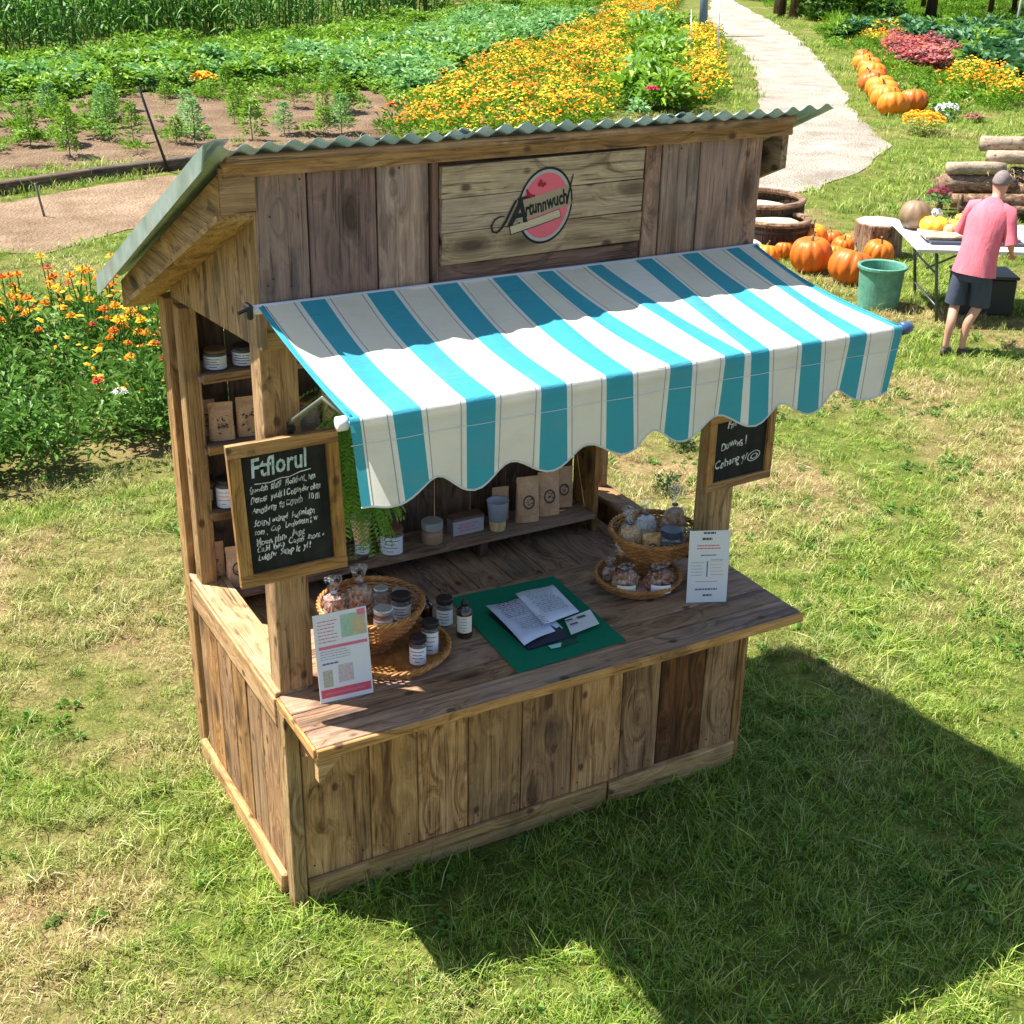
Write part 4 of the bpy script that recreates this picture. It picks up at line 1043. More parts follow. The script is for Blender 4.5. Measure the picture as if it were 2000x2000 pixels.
bottle('black dropper bottle with cream label standing by the green mat', 0.824, 0.150, CT, 0.034, 0.178, M_creamlabel)
jar('dark jar with pale blue label behind the dropper bottle', 0.790, 0.262, CT, 0.036, 0.130, M_jam, M_liddark, M_label, lh=0.62, la=2.3)
bottle('smaller unlabelled dark bottle behind the lower basket', 0.738, 0.325, CT, 0.026, 0.120, None)
# right hand goods
wrap_bag('clear bag of stacked golden biscuits at the left of the right upper basket', 1.712, 0.295, UZ, 0.125, 0.20, M_bread, neck=0.66, seed=5)
bag('small kraft bag with round print in the right upper basket', 1.765, 0.205, UZ, 0.082, 0.125, mark='round', seed=21, rz=R(-18), mat=M_bread)
jar('dark preserve jar with blue-black lid at the front of the right upper basket', 1.845, 0.170, UZ, 0.048, 0.140, M_jam, M_lidblue, M_label, lh=0.5, la=1.7, lidh=0.22)
wrap_bag('tall tied bag of pale cookies at the right of the upper basket', 1.950, 0.300, UZ, 0.135, 0.275, M_cookie, neck=0.62, seed=6, labelm=M_creamlabel)
wrap_bag('white puffed plastic bag at the back of the right upper basket', 1.860, 0.390, UZ, 0.125, 0.185, M_whiteplastic, neck=0.6, seed=7)
wrap_bag('clear bag of pale rusks at the back left of the right upper basket', 1.775, 0.405, UZ, 0.10, 0.165, M_bread, neck=0.5, seed=8)
wrap_bag('bag of dark brown cookies at the rear right of the upper basket', 1.965, 0.205, UZ, 0.075, 0.10, M_cookie, neck=0.8, seed=9)
wrap_bag('clear bag of brown cookies in the right lower basket, left', 1.612, 0.165, LZ, 0.135, 0.12, M_cookie, neck=0.78, seed=10, d=0.09, labelm=M_creamlabel)
wrap_bag('clear bag of brown cookies in the right lower basket, front right', 1.748, 0.105, LZ, 0.145, 0.12, M_choc, neck=0.78, seed=11, d=0.09, labelm=M_label)
wrap_bag('small white wrapped bag at the back of the right lower basket', 1.610, 0.285, LZ, 0.085, 0.10, M_cookie, neck=0.6, seed=12)
mb = MB(); mb.lathe([(0.05, 0), (0.05, 0.015)], 16, (1.67, 0.14, LZ)); tag(part(mb, 'biscuit', M_pinkb, origin=(1.67, 0.14, LZ)), 'pink biscuit lying between the two cookie bags', 'biscuit')

jar('low jar of amber spread tucked behind the dark lidded jar', 0.615, 0.315, UZ, 0.032, 0.075, M_honey, M_lidsilver, M_label, lh=0.55)
jar('small amber jar at the left end of the low back shelf beside the fern', 0.775, 1.08, Z4, 0.04, 0.11, M_honey, M_lidbrown, M_label, lh=0.6)
bag('small kraft pouch standing behind the tumbler', 1.52, 1.13, Z4, 0.085, 0.17, mark='leaf', seed=31, rz=R(-10))
jar('squat jar half hidden behind the pink-labelled jar on the third shelf', 0.30, 1.10, Z3, 0.045, 0.10, M_honey, M_lidbrown, M_label, lh=0.6)
for i, x in enumerate((0.78, 0.92, 1.08, 1.24, 1.42)):
    jar('%s jar of five on the third shelf behind the valance' % ['leftmost', 'second', 'middle', 'fourth', 'rightmost'][i], x, 1.08, Z3, 0.045, 0.10, (M_honey, M_jam)[i % 2], M_lidbrown, M_label, lh=0.6)

# green mat and papers
def sheet(mb, pts, z, th=0.001, n=1, mi=0, curl=None):
    a, b, c, d = [Vector((*p, 0)) for p in pts]
    N = 6; vs = []
    for j in range(N + 1):
        for i in range(N + 1):
            u, v = i / N, j / N; q = a.lerp(b, u).lerp(d.lerp(c, u), v); vs.append((q.x, q.y, z + (curl(u, v) if curl else 0)))
    K = (N + 1) ** 2; vs += [(x, y, zz - th) for x, y, zz in vs]; fs = []
    for j in range(N):
        for i in range(N): k = j * (N + 1) + i; fs += [(k, k + 1, k + N + 2, k + N + 1), (K + k, K + k + N + 1, K + k + N + 2, K + k + 1)]
    for i in range(N):
        fs += [(i, K + i, K + i + 1, i + 1)]; k = N * (N + 1) + i; fs += [(k, k + 1, K + k + 1, K + k)]
        k = i * (N + 1); fs += [(k, k + N + 1, K + k + N + 1, K + k)]; k = k + N; fs += [(k, K + k, K + k + N + 1, k + N + 1)]
    mb.add(vs, fs, mi)
mb = MB(); sheet(mb, [(0.875, -0.205), (1.385, -0.19), (1.41, 0.43), (0.905, 0.455)], 0.9555, 0.005)
tag(part(mb, 'table_mat', M_felt, origin=(1.14, 0.12, 0.95)), 'green felt mat lying across the counter', 'mat')
CB = empty('clipboard', (1.15, 0.12, 0.957), 'black clipboard with folded printed sheets on the green mat', 'clipboard')
mb = MB(); sheet(mb, [(0.99, -0.085), (1.19, -0.075), (1.20, 0.26), (0.985, 0.24)], 0.9655, 0.008); part(mb, 'board', plain('navy_board', (0.012, 0.014, 0.04), 0.5), CB)
PP = empty('printed_sheets', (1.15, 0.12, 0.967), 'pair of crumpled printed sheets spread over the clipboard', 'papers')
mb = MB(); sheet(mb, [(0.985, -0.06), (1.20, 0.0), (1.20, 0.275), (0.995, 0.29)], 0.970, 0.0006, curl=lambda u, v: 0.006 * math.sin(u * 5 + v * 3) + 0.008 * v); part(mb, 'sheet', plain('bluish_paper', (0.58, 0.64, 0.84), 0.6, var=0.15, scale=30), PP, smooth=True)
mb = MB(); sheet(mb, [(1.13, 0.03), (1.315, 0.06), (1.345, 0.325), (1.15, 0.31)], 0.978, 0.0006, curl=lambda u, v: 0.006 * math.sin(u * 4 + 1) * v + 0.004); part(mb, 'sheet', plain('bluish_paper_two', (0.62, 0.68, 0.84), 0.6, var=0.15, scale=30), PP, smooth=True)
def flatmarks(parent, x0, x1, y0, y1, z, n, mat, seed, wide=0.02, rows=8):
    rn = random.Random(seed); mb = MB()
    for k in range(rows):
        yy = y0 + (y1 - y0) * (k + 0.5) / rows; x = x0 + rn.uniform(0, .01)
        while x < x1 - wide * 0.5:
            l = rn.uniform(0.4, 1.3) * wide; e = min(x + l, x1); hh = (y1 - y0) / rows * rn.uniform(0.2, 0.45)
            zz = z + 0.004 * 0; mb.quad((x, yy, zz), (e, yy + 0.002, zz), (e, yy + hh + 0.002, zz), (x, yy + hh, zz)); x = e + wide * 0.25
    return part(mb, 'print', mat, parent)
flatmarks(PP, 1.02, 1.125, 0.13, 0.26, 0.9868, 0, M_pinkink if False else plain('maroon_ink', (0.16, 0.07, 0.13), 0.6), 1, rows=9)
flatmarks(PP, 1.03, 1.17, 0.02, 0.12, 0.9835, 0, M_greyink, 2, rows=7)
flatmarks(PP, 1.17, 1.30, 0.10, 0.28, 0.9895, 0, M_greyink, 3, rows=12)
mb = MB(); sheet(mb, [(1.195, -0.075), (1.335, -0.065), (1.365, 0.055), (1.235, 0.045)], 0.972, 0.001, curl=lambda u, v: 0.010 * u); o = tag(part(mb, 'price_card', M_paper, origin=(1.28, -0.01, 0.96)), 'small white card with two dark lines at the front of the mat', 'card')
flatmarks(o, 1.22, 1.32, -0.04, 0.03, 0.982, 0, M_ink, 4, wide=0.08, rows=2)
mb = MB(); sheet(mb, [(1.10, -0.125), (1.20, -0.12), (1.225, -0.06), (1.12, -0.07)], 0.9605, 0.004); tag(part(mb, 'card_holder', plain('dark_green_card', (0.005, 0.06, 0.04), 0.6), origin=(1.16, -0.1, 0.956)), 'dark green folded card below the white card on the mat', 'card')
mb = MB(); mb.add([(1.075, -0.12, 0.9615), (1.115, -0.125, 0.9615), (1.135, -0.10, 0.9645), (1.075, -0.095, 0.9625)], [(0, 1, 2, 3)]); tag(part(mb, 'torn_paper', plain('aqua_paper', (0.30, 0.62, 0.62), 0.7), origin=(1.1, -0.11, 0.96)), 'scrap of pale aqua paper by the clipboard corner', 'paper')

# flyer and price sheet standing on the counter
def stand_sheet(name, label, xa, ya_, xb, yb, h, lean, z=CT):
    K = empty(name, ((xa + xb) / 2, (ya_ + yb) / 2, z), label, 'flyer')
    a = Vector((xa, ya_, z)); b = Vector((xb, yb, z)); e = (b - a); wv = e.length; e.normalize(); nb = Vector((-e.y, e.x, 0))
    up = (Vector((0, 0, 1)) * math.cos(lean) + nb * math.sin(lean))
    nn = e.cross(up).normalized()
    def T(u, v, off=0.0): return a + e * (u * wv) + up * (v * h) + nn * (off)
    mb = MB(); vs = [T(0, 0), T(1, 0), T(1, 1), T(0, 1), T(0, 0, -0.003), T(1, 0, -0.003), T(1, 1, -0.003), T(0, 1, -0.003)]
    mb.add(vs, [(0, 1, 2, 3), (7, 6, 5, 4), (0, 4, 5, 1), (1, 5, 6, 2), (2, 6, 7, 3), (3, 7, 4, 0)]); part(mb, 'card', M_paper, K)
    # easel foot behind
    mb = MB(); f0 = T(0.35, 0.55, -0.004); f1 = T(0.65, 0.55, -0.004); g0 = Vector((f0.x, f0.y, z)) + nb * 0.09; g1 = Vector((f1.x, f1.y, z)) + nb * 0.09
    mb.add([f0, f1, g1, g0], [(0, 1, 2, 3)]); part(mb, 'easel_leg', M_paper, K)
    def rect(u0, v0, u1, v1, mat, off=0.0006, name='print'):
        mb = MB(); mb.add([T(u0, v0, off), T(u1, v0, off), T(u1, v1, off), T(u0, v1, off)], [(0, 1, 2, 3)]); return part(mb, name, mat, K)
    def lines(u0, v0, u1, v1, rows, mat, seed, thick=0.4):
        rn = random.Random(seed); mb = MB()
        for r in range(rows):
            v = v1 + (v0 - v1) * (r + 0.5) / rows; hh = (v1 - v0) / rows * thick; u = u0; end = u1 - rn.uniform(0, 0.25) * (u1 - u0)
            while u < end:
                l = rn.uniform(0.03, 0.09); en = min(end, u + l); mb.add([T(u, v, .0009), T(en, v, .0009), T(en, v + hh, .0009), T(u, v + hh, .0009)], [(0, 1, 2, 3)]); u = en + 0.012
        part(mb, 'print', mat, K)
    return K, rect, lines
K1, rect, lines = stand_sheet('flyer', 'white flyer with red bands and small print leaning by the left post', 0.120, -0.060, 0.325, -0.075, 0.345, R(10))
rect(0.03, 0.05, 0.97, 0.145, M_redink); rect(0.10, 0.085, 0.86, 0.105, M_pinkink, 0.0010)
rect(0.06, 0.600, 0.97, 0.635, M_pinkink)
rect(0.50, 0.70, 0.97, 0.955, M_greenink); rect(0.72, 0.72, 0.97, 0.90, M_goldink, 0.0010); rect(0.82, 0.92, 0.97, 0.985, M_pinkink, 0.0011)
lines(0.07, 0.66, 0.45, 0.93, 7, M_redink, 1, 0.22); lines(0.07, 0.47, 0.72, 0.585, 4, M_greyink, 2, 0.25); lines(0.10, 0.40, 0.42, 0.45, 1, M_blueink, 3)
rect(0.09, 0.17, 0.27, 0.36, plain('olive_print', (0.40, 0.42, 0.33), 0.6, var=0.5, scale=160)); rect(0.38, 0.20, 0.66, 0.40, plain('rosy_print', (0.52, 0.44, 0.46), 0.6, var=0.5, scale=120))
K2, rect, lines = stand_sheet('price_sheet', 'white price sheet with centred blue print standing by the right post', 1.795, -0.035, 1.955, -0.105, 0.325, R(6))
lines(0.34, 0.94, 0.70, 0.975, 1, M_ink, 5, 0.7); lines(0.32, 0.85, 0.62, 0.895, 1, M_ink, 6, 0.7)
lines(0.20, 0.73, 0.80, 0.81, 2, M_redink, 7, 0.35); lines(0.30, 0.63, 0.70, 0.68, 1, M_blueink, 8, 0.3)
lines(0.08, 0.36, 0.42, 0.58, 5, M_greyink, 9, 0.18); lines(0.56, 0.36, 0.90, 0.60, 5, M_goldink, 10, 0.18); rect(0.46, 0.36, 0.49, 0.58, M_blueink)
rect(0.55, 0.595, 0.86, 0.60, M_blueink); rect(0.2, 0.29, 0.74, 0.297, M_redink)
lines(0.20, 0.15, 0.82, 0.20, 1, M_blueink, 11, 0.45); lines(0.40, 0.07, 0.66, 0.11, 1, M_ink, 12, 0.6)

#PART2
# ------------------------------------------------------------------ scattering
def srccol(name, meshes):
    c = bpy.data.collections.new(name)
    for i, me in enumerate(meshes):
        o = bpy.data.objects.new('%s_%02d' % (name, i), me); c.objects.link(o)
    return c
def scatter(name, pts, rot, scl, idx, coll, label, kind='stuff'):
    me = bpy.data.meshes.new(name); n = len(pts)
    me.vertices.add(n); me.vertices.foreach_set('co', np.asarray(pts, np.float32).ravel())
    a = me.attributes.new('rot', 'FLOAT_VECTOR', 'POINT'); a.data.foreach_set('vector', np.asarray(rot, np.float32).ravel())
    a = me.attributes.new('scl', 'FLOAT_VECTOR', 'POINT'); a.data.foreach_set('vector', np.asarray(scl, np.float32).ravel())
    a = me.attributes.new('idx', 'INT', 'POINT'); a.data.foreach_set('value', np.asarray(idx, np.int32))
    o = link(name, me); tag(o, label, kind=kind)
    ng = bpy.data.node_groups.new(name + '_scatter', 'GeometryNodeTree')
    ng.interface.new_socket('Geometry', in_out='INPUT', socket_type='NodeSocketGeometry'); ng.interface.new_socket('Geometry', in_out='OUTPUT', socket_type='NodeSocketGeometry')
    gi = ng.nodes.new('NodeGroupInput'); go = ng.nodes.new('NodeGroupOutput'); ip = ng.nodes.new('GeometryNodeInstanceOnPoints')
    ci = ng.nodes.new('GeometryNodeCollectionInfo'); ci.inputs[0].default_value = coll; ci.inputs['Separate Children'].default_value = True; ci.inputs['Reset Children'].default_value = True
    def na(nm, t):
        x = ng.nodes.new('GeometryNodeInputNamedAttribute'); x.data_type = t; x.inputs[0].default_value = nm; return x.outputs[0]
    L = ng.links.new
    L(gi.outputs[0], ip.inputs['Points']); L(ci.outputs[0], ip.inputs['Instance']); ip.inputs['Pick Instance'].default_value = True
    L(na('idx', 'INT'), ip.inputs['Instance Index'])
    er = ng.nodes.new('FunctionNodeEulerToRotation'); L(na('rot', 'FLOAT_VECTOR'), er.inputs[0]); L(er.outputs[0], ip.inputs['Rotation'])
    L(na('scl', 'FLOAT_VECTOR'), ip.inputs['Scale']); L(ip.outputs[0], go.inputs[0])
    md = o.modifiers.new('scatter', 'NODES'); md.node_group = ng
    return o
def nfield(X, Y, s, z=0.0):
    return np.array([mnoise.noise(Vector((float(a) * s, float(b) * s, z))) for a, b in zip(X, Y)])

# ---- grass
def tuft(nb, h, w_, spread, seed, lean=0.5, mat=None):
    rn = random.Random(seed); mb = MB()
    for k in range(nb):
        a = rn.uniform(0, 2 * PI); r = spread * math.sqrt(rn.random()); x, y = r * math.cos(a), r * math.sin(a)
        hh = h * rn.uniform(0.5, 1.25); ww = w_ * rn.uniform(0.6, 1.2); b = rn.uniform(0, 2 * PI); ln = lean * rn.uniform(0.2, 1.5) * hh
        dx, dy = math.cos(b), math.sin(b); px, py = -dy, dx
        q = []
        for t, wf in ((0, 1.0), (0.45, 0.85), (0.8, 0.5), (1.0, 0.0)):
            o_ = ln * t * t; zz = hh * (t - 0.28 * lean * t * t); cx, cy = x + dx * o_, y + dy * o_
            if wf: q += [(cx - px * ww / 2 * wf, cy - py * ww / 2 * wf, zz), (cx + px * ww / 2 * wf, cy + py * ww / 2 * wf, zz)]
            else: q += [(cx, cy, zz)]
        mb.add(q, [(0, 1, 3, 2), (2, 3, 5, 4), (4, 5, 6)])
    me = mb.mesh('grass_tuft', mat); tintmesh(me, seed, 7); return me
def grassmat():
    g = NG('grass_blades'); p = g.pos()
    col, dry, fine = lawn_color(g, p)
    t = g.attr('tint'); rd = g.rnd()
    lush = g.ramp(g.math('ADD', g.math('MULTIPLY', t, 0.55), g.math('MULTIPLY', rd, 0.45)), [(0.1, (0.06, 0.15, 0.014)), (0.5, (0.22, 0.36, 0.03)), (0.92, (0.50, 0.58, 0.11))])
    straw = g.ramp(t, [(0.2, (0.34, 0.30, 0.09)), (0.7, (0.62, 0.50, 0.23)), (1.0, (0.78, 0.65, 0.40))])
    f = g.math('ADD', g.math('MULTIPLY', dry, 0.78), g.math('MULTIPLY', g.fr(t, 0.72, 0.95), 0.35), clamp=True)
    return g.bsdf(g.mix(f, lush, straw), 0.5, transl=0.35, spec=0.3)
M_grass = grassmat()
T_short = [tuft(26, 0.044, 0.0042, 0.062, 10 + i, 0.9, M_grass) for i in range(6)]
T_long = [tuft(30, 0.115, 0.0050, 0.060, 30 + i, 1.0, M_grass) for i in range(4)]
T_weed = []
def weed(seed):
    rn = random.Random(seed); mb = MB()
    for k in range(12):
        a = rn.uniform(0, 2 * PI); d = Vector((math.cos(a), math.sin(a), rn.uniform(0.15, 0.7))); leafquad(mb, Vector((0, 0, 0.006)) + d * 0.01, d, Vector((0, 0, 1)), rn.uniform(0.03, 0.07), rn.uniform(0.014, 0.028), bend=0.8)
    me = mb.mesh('clover', M_weed); tintmesh(me, seed); return me
M_weed = leafmat('broad_weed_leaf', (0.06, 0.15, 0.02), (0.16, 0.30, 0.045), (0.24, 0.40, 0.12), transl=0.3)
T_weed = [weed(50 + i) for i in range(3)]
GC = srccol('grass_source', T_short + T_long + T_weed)
CX, CY = -1.34, -4.07
BED = [(-9, 3.7), (-4, 4.2), (-0.33, 4.72), (0.2, 4.86), (0.9, 4.88), (2.2, 5.3), (2.4, 6.3), (2.1, 7.4), (1.6, 8.1), (0.4, 8.2), (-4, 7.6), (-9, 7.0)]
MARI = [(7.9, 16.6), (8.1, 17.3), (11.3, 21.5), (15.2, 26.5), (17.7, 28.7), (22.4, 33.4), (31, 44.7), (33.6, 44.6), (27.0, 36.0), (22.9, 30.9), (19.6, 26.9), (15.7, 21.4), (12.2, 16.8), (10.0, 15.4), (8.6, 15.4)]
MARI2 = [(14.0, 17.6), (15.0, 17.2), (17.6, 20.6), (20.7, 24.8), (24.1, 29.4), (23.3, 29.9), (19.9, 25.3), (16.9, 21.4)]
RB_RED = [(27.6, 26.0), (28.2, 24.4), (25.6, 21.2), (23.9, 20.2), (23.6, 21.1), (25.2, 23.4)]
RB_O1 = [(29.9, 29.1), (30.4, 28.2), (28.2, 26.2), (26.9, 25.2), (26.9, 26.3)]
RB_O2 = [(22.2, 18.5), (23.0, 19.1), (24.2, 19.2), (23.3, 17.4), (21.4, 15.3), (20.8, 15.6)]
RB_G = [(26.9, 27.8), (29.5, 29.0), (32, 29.2), (33.5, 27.5), (46, 18), (30, 14.2), (23.2, 15.6), (24.4, 18.9), (24.5, 20.2), (26.2, 21.5), (28.8, 24.4), (28.6, 25.6), (29.3, 27.4), (28.0, 27.4)]
GREENS = [(-8, 23.6), (4.0, 23.3), (7.4, 23.6), (10.6, 25.3), (12.9, 24.1), (15.3, 26.9), (22.2, 33.6), (30.5, 44.6), (28, 45.5), (20, 40.5), (13, 37), (4, 33.5), (-8, 33.5)]
STALL = [(-0.02, -0.02), (2.19, -0.02), (2.19, 1.24), (-0.02, 1.24)]
def anyp(X, Y, polys):
    m = np.zeros(X.shape, bool)
    for p in polys: m |= pip(X, Y, p)
    return m
def wedge(r0, r1, dens, a0=-13, a1=73, seed=0):
    rn = np.random.default_rng(seed); area = (R(a1 - a0)) / 2 * (r1 ** 2 - r0 ** 2); n = int(area * dens)
    r = np.sqrt(rn.uniform(r0 ** 2, r1 ** 2, n)); a = np.radians(rn.uniform(a0, a1, n))
    return CX + r * np.sin(a), CY + r * np.cos(a), rn
P_, RO, SC, ID = [], [], [], []
def addg(X, Y, sc_, ids, rn, tilt=0.15):
    n = len(X); P_.append(np.stack([X, Y, np.zeros(n)], 1)); RO.append(np.stack([rn.normal(0, tilt, n), rn.normal(0, tilt, n), rn.uniform(0, 2 * PI, n)], 1)); SC.append(sc_); ID.append(ids)
NO = [TRACK, MULCH, SOIL, STALL, BED, MARI, MARI2, RB_G, RB_RED]
for (r0, r1, dn, s0, sd_) in ((2.9, 7.2, 330, 1.0, 1), (7.2, 11.5, 190, 1.15, 2), (11.5, 18, 75, 1.6, 3), (18, 30, 26, 2.4, 4), (30, 52, 8, 3.6, 5)):
    X, Y, rn = wedge(r0, r1, dn, seed=sd_)
    k = ~anyp(X, Y, NO); X, Y = X[k], Y[k]; n = len(X)
    nz = nfield(X, Y, 0.8); nz2 = nfield(X, Y, 3.0, 5)
    s_ = s0 * rn.uniform(0.6, 1.3, n) * (1.0 - 0.35 * (nz > 0.15)); h_ = s_ * (1 + 0.6 * nz2) * rn.uniform(0.7, 1.4, n)
    bare = nfield(X, Y, 0.55, 21) + 0.5 * nfield(X, Y, 1.9, 22)
    k2 = rn.random(n) > np.clip((bare - 0.14) * 3.0, 0, 0.42)
    addg(X[k2], Y[k2], np.stack([s_, s_, h_], 1)[k2], rn.integers(0, 6, n)[k2], rn)
nbrd = 0
# longer blades: against the stall, in its shade and in lush clumps
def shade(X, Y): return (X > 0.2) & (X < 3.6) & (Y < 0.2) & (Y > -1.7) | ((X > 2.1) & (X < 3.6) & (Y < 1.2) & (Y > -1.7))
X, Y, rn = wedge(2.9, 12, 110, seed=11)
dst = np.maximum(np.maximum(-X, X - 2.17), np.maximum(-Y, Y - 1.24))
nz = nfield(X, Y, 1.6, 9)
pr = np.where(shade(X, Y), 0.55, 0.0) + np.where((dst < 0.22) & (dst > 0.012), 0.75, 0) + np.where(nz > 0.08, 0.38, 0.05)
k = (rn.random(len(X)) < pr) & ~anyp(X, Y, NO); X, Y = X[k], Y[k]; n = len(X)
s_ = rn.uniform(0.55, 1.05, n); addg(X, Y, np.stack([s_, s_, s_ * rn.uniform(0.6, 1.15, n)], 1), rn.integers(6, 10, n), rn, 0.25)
X, Y, rn = wedge(2.9, 13, 75, seed=12)
nz = nfield(X, Y, 1.3, 3); k = (rn.random(len(X)) < np.where(nz > 0.16, 0.95, 0.05)) & ~anyp(X, Y, NO); X, Y = X[k], Y[k]; n = len(X)
s_ = rn.uniform(0.35, 0.9, n); addg(X, Y, np.stack([s_, s_, s_ * 1.3], 1), rn.integers(10, 13, n), rn, 0.3)
scatter('lawn_grass', np.concatenate(P_), np.concatenate(RO), np.concatenate(SC), np.concatenate(ID), GC, 'grass blades, straw and clover of the lawn')

# ---- leafy clumps
def clump(name, n, rx, rz, ls, lw, mat, seed, flowers=0, fmat=None, fs=0.03, zc=0.5, up=0.6, stems=False, hollow=0.5):
    rn = random.Random(seed); mb = MB()
    for k in range(n):
        a = rn.uniform(0, 2 * PI); t = rn.random() ** hollow; ph = rn.uniform(-0.25, 1.0)
        rr = rx * t * math.cos(ph * PI / 2 * 0.9); z = rz * (zc + (1 - zc) * t * math.sin(ph * PI / 2)) * rn.uniform(0.7, 1.05)
        d = Vector((math.cos(a) * rn.uniform(.3, 1), math.sin(a) * rn.uniform(.3, 1), rn.uniform(-0.2, up)))
        leafquad(mb, Vector((rr * math.cos(a), rr * math.sin(a), z)), d, Vector((rn.uniform(-.4, .4), rn.uniform(-.4, .4), 1)), ls * rn.uniform(.5, 1.3), lw * rn.uniform(.6, 1.2), bend=0.6)
    nl = n
    for k in range(flowers):
        a = rn.uniform(0, 2 * PI); t = math.sqrt(rn.random()); r = rx * t; z = rz * (0.75 + 0.45 * math.sqrt(max(0, 1 - t * t))) * rn.uniform(.9, 1.1)
        c = Vector((r * math.cos(a), r * math.sin(a), z)); tl = Vector((rn.gauss(0, .35), rn.gauss(0, .35), 1)).normalized(); u = tl.orthogonal().normalized(); v = tl.cross(u); f = fs * rn.uniform(.6, 1.25)
        pts = [c + tl * f * 0.35] + [c + (u * math.cos(q) + v * math.sin(q)) * f * (1.0 if i % 2 == 0 else 0.72) for i, q in enumerate([i * PI / 5 for i in range(10)])]
        pts.append(pts[-1] + Vector((0, 0, 1e-4)))
        mb.add(pts, [(0, i, i + 1) for i in range(1, 10)] + [(0, 10, 1)], 1)
    me = mb.mesh(name, [mat, fmat or mat]); tintmesh(me, seed, 4); return me
M_crop = leafmat('crop_leaf', (0.045, 0.12, 0.010), (0.17, 0.34, 0.022), (0.32, 0.50, 0.055), transl=0.35, wscale=0.5)
M_crop2 = leafmat('pale_crop_leaf', (0.07, 0.19, 0.045), (0.17, 0.38, 0.10), (0.32, 0.52, 0.22), transl=0.35, wscale=0.5)
M_dark = leafmat('dark_brassica_leaf', (0.015, 0.06, 0.018), (0.05, 0.16, 0.05), (0.12, 0.27, 0.12), transl=0.25, wscale=0.5)
M_corn = leafmat('corn_leaf', (0.025, 0.09, 0.012), (0.10, 0.26, 0.025), (0.22, 0.42, 0.06), transl=0.35, wscale=0.3)
M_bush = leafmat('shrub_leaf', (0.015, 0.05, 0.010), (0.07, 0.17, 0.025), (0.20, 0.36, 0.05), transl=0.3, wscale=0.7)
M_bedleaf = leafmat('flower_bed_leaf', (0.025, 0.085, 0.014), (0.11, 0.25, 0.030), (0.30, 0.46, 0.12), transl=0.3, wscale=0.9)
def petal(name, a, b, c=None):
    g = NG(name); rd = g.rnd(); t = g.attr('tint')
    return g.bsdf(g.ramp(g.math('ADD', g.math('MULTIPLY', rd, .5), g.math('MULTIPLY', t, .5)), [(0.2, a), (0.55, b), (0.9, c or b)]), 0.6, transl=0.25, spec=0.2)
M_or = petal('orange_petals', (0.72, 0.17, 0.008), (0.86, 0.36, 0.012), (0.90, 0.52, 0.03))
M_ye = petal('yellow_petals', (0.85, 0.50, 0.015), (0.90, 0.66, 0.04))
M_rd = petal('red_petals', (0.55, 0.04, 0.025), (0.72, 0.12, 0.07))
M_pk = petal('dusky_pink_petals', (0.16, 0.03, 0.04), (0.36, 0.11, 0.11), (0.50, 0.22, 0.17))
M_wh = petal('white_petals', (0.70, 0.74, 0.70), (0.8, 0.82, 0.8))
def polyscatter(name, polys, dens, meshes, label, smin=0.7, smax=1.3, seed=0, keep=None, z=0.0, hz=1.0, excl=None, probs=None):
    rn = np.random.default_rng(seed); PX, PY = [], []
    for poly in polys:
        xs = [p[0] for p in poly]; ys = [p[1] for p in poly]
        n = int((max(xs) - min(xs)) * (max(ys) - min(ys)) * dens); X = rn.uniform(min(xs), max(xs), n); Y = rn.uniform(min(ys), max(ys), n)
        k = pip(X, Y, poly); PX.append(X[k]); PY.append(Y[k])
    X, Y = np.concatenate(PX), np.concatenate(PY)
    # keep to what a camera near the photo's could see
    an = np.degrees(np.arctan2(X - CX, Y - CY)); k = (an > -16) & (an < 75)
    if keep is not None: k &= keep(X, Y, rn)
    if excl: k &= ~anyp(X, Y, excl)
    X, Y = X[k], Y[k]; n = len(X); s_ = rn.uniform(smin, smax, n)
    return scatter(name, np.stack([X, Y, np.full(n, z)], 1), np.stack([rn.normal(0, .08, n), rn.normal(0, .08, n), rn.uniform(0, 2 * PI, n)], 1),
                   np.stack([s_, s_, s_ * hz * rn.uniform(.8, 1.2, n)], 1), rn.choice(len(meshes), n, p=probs) if probs else rn.integers(0, len(meshes), n), srccol(name + '_source', meshes), label)
cropm = [clump('leaf_clump', 110, 0.30, 0.34, 0.13, 0.075, M_crop, 60 + i) for i in range(4)]
cropp = [clump('leaf_clump', 110, 0.28, 0.34, 0.13, 0.085, M_crop2, 70 + i) for i in range(3)]
lowg = [clump('leaf_clump', 90, 0.30, 0.20, 0.14, 0.035, M_crop, 80 + i, up=1.4) for i in range(3)]
def d_corn(x, y): return y * 0.95 - x * 0.22
def rowkeep(X, Y, rn):
    d = X * 0.30 + Y * 0.954
    return rn.random(len(X)) < np.clip(0.55 + 0.6 * np.sin(d * 2 * PI / 1.15) + 0.5 * nfield(X, Y, 0.5, 2), 0.04, 1)
CORN = [(-8, 31.4), (4.0, 31.5), (6.4, 30.2), (8.4, 33.2), (13.3, 34.2), (17.1, 37.6), (26, 43.2), (27, 52), (-8, 52)]
polyscatter('potato_crop', [[(-8, 23.6), (4.0, 23.3), (7.4, 23.6), (10.6, 25.3), (12.9, 24.1), (14.8, 26.5), (17.5, 29.5), (12, 29), (4, 27.6), (-8, 27.6)]], 9.0, cropm + cropp, 'dense leafy green crop rows beyond the soil bed', 0.8, 1.5, 1, keep=rowkeep, z=0.05, probs=[.19, .19, .19, .19, .08, .08, .08])
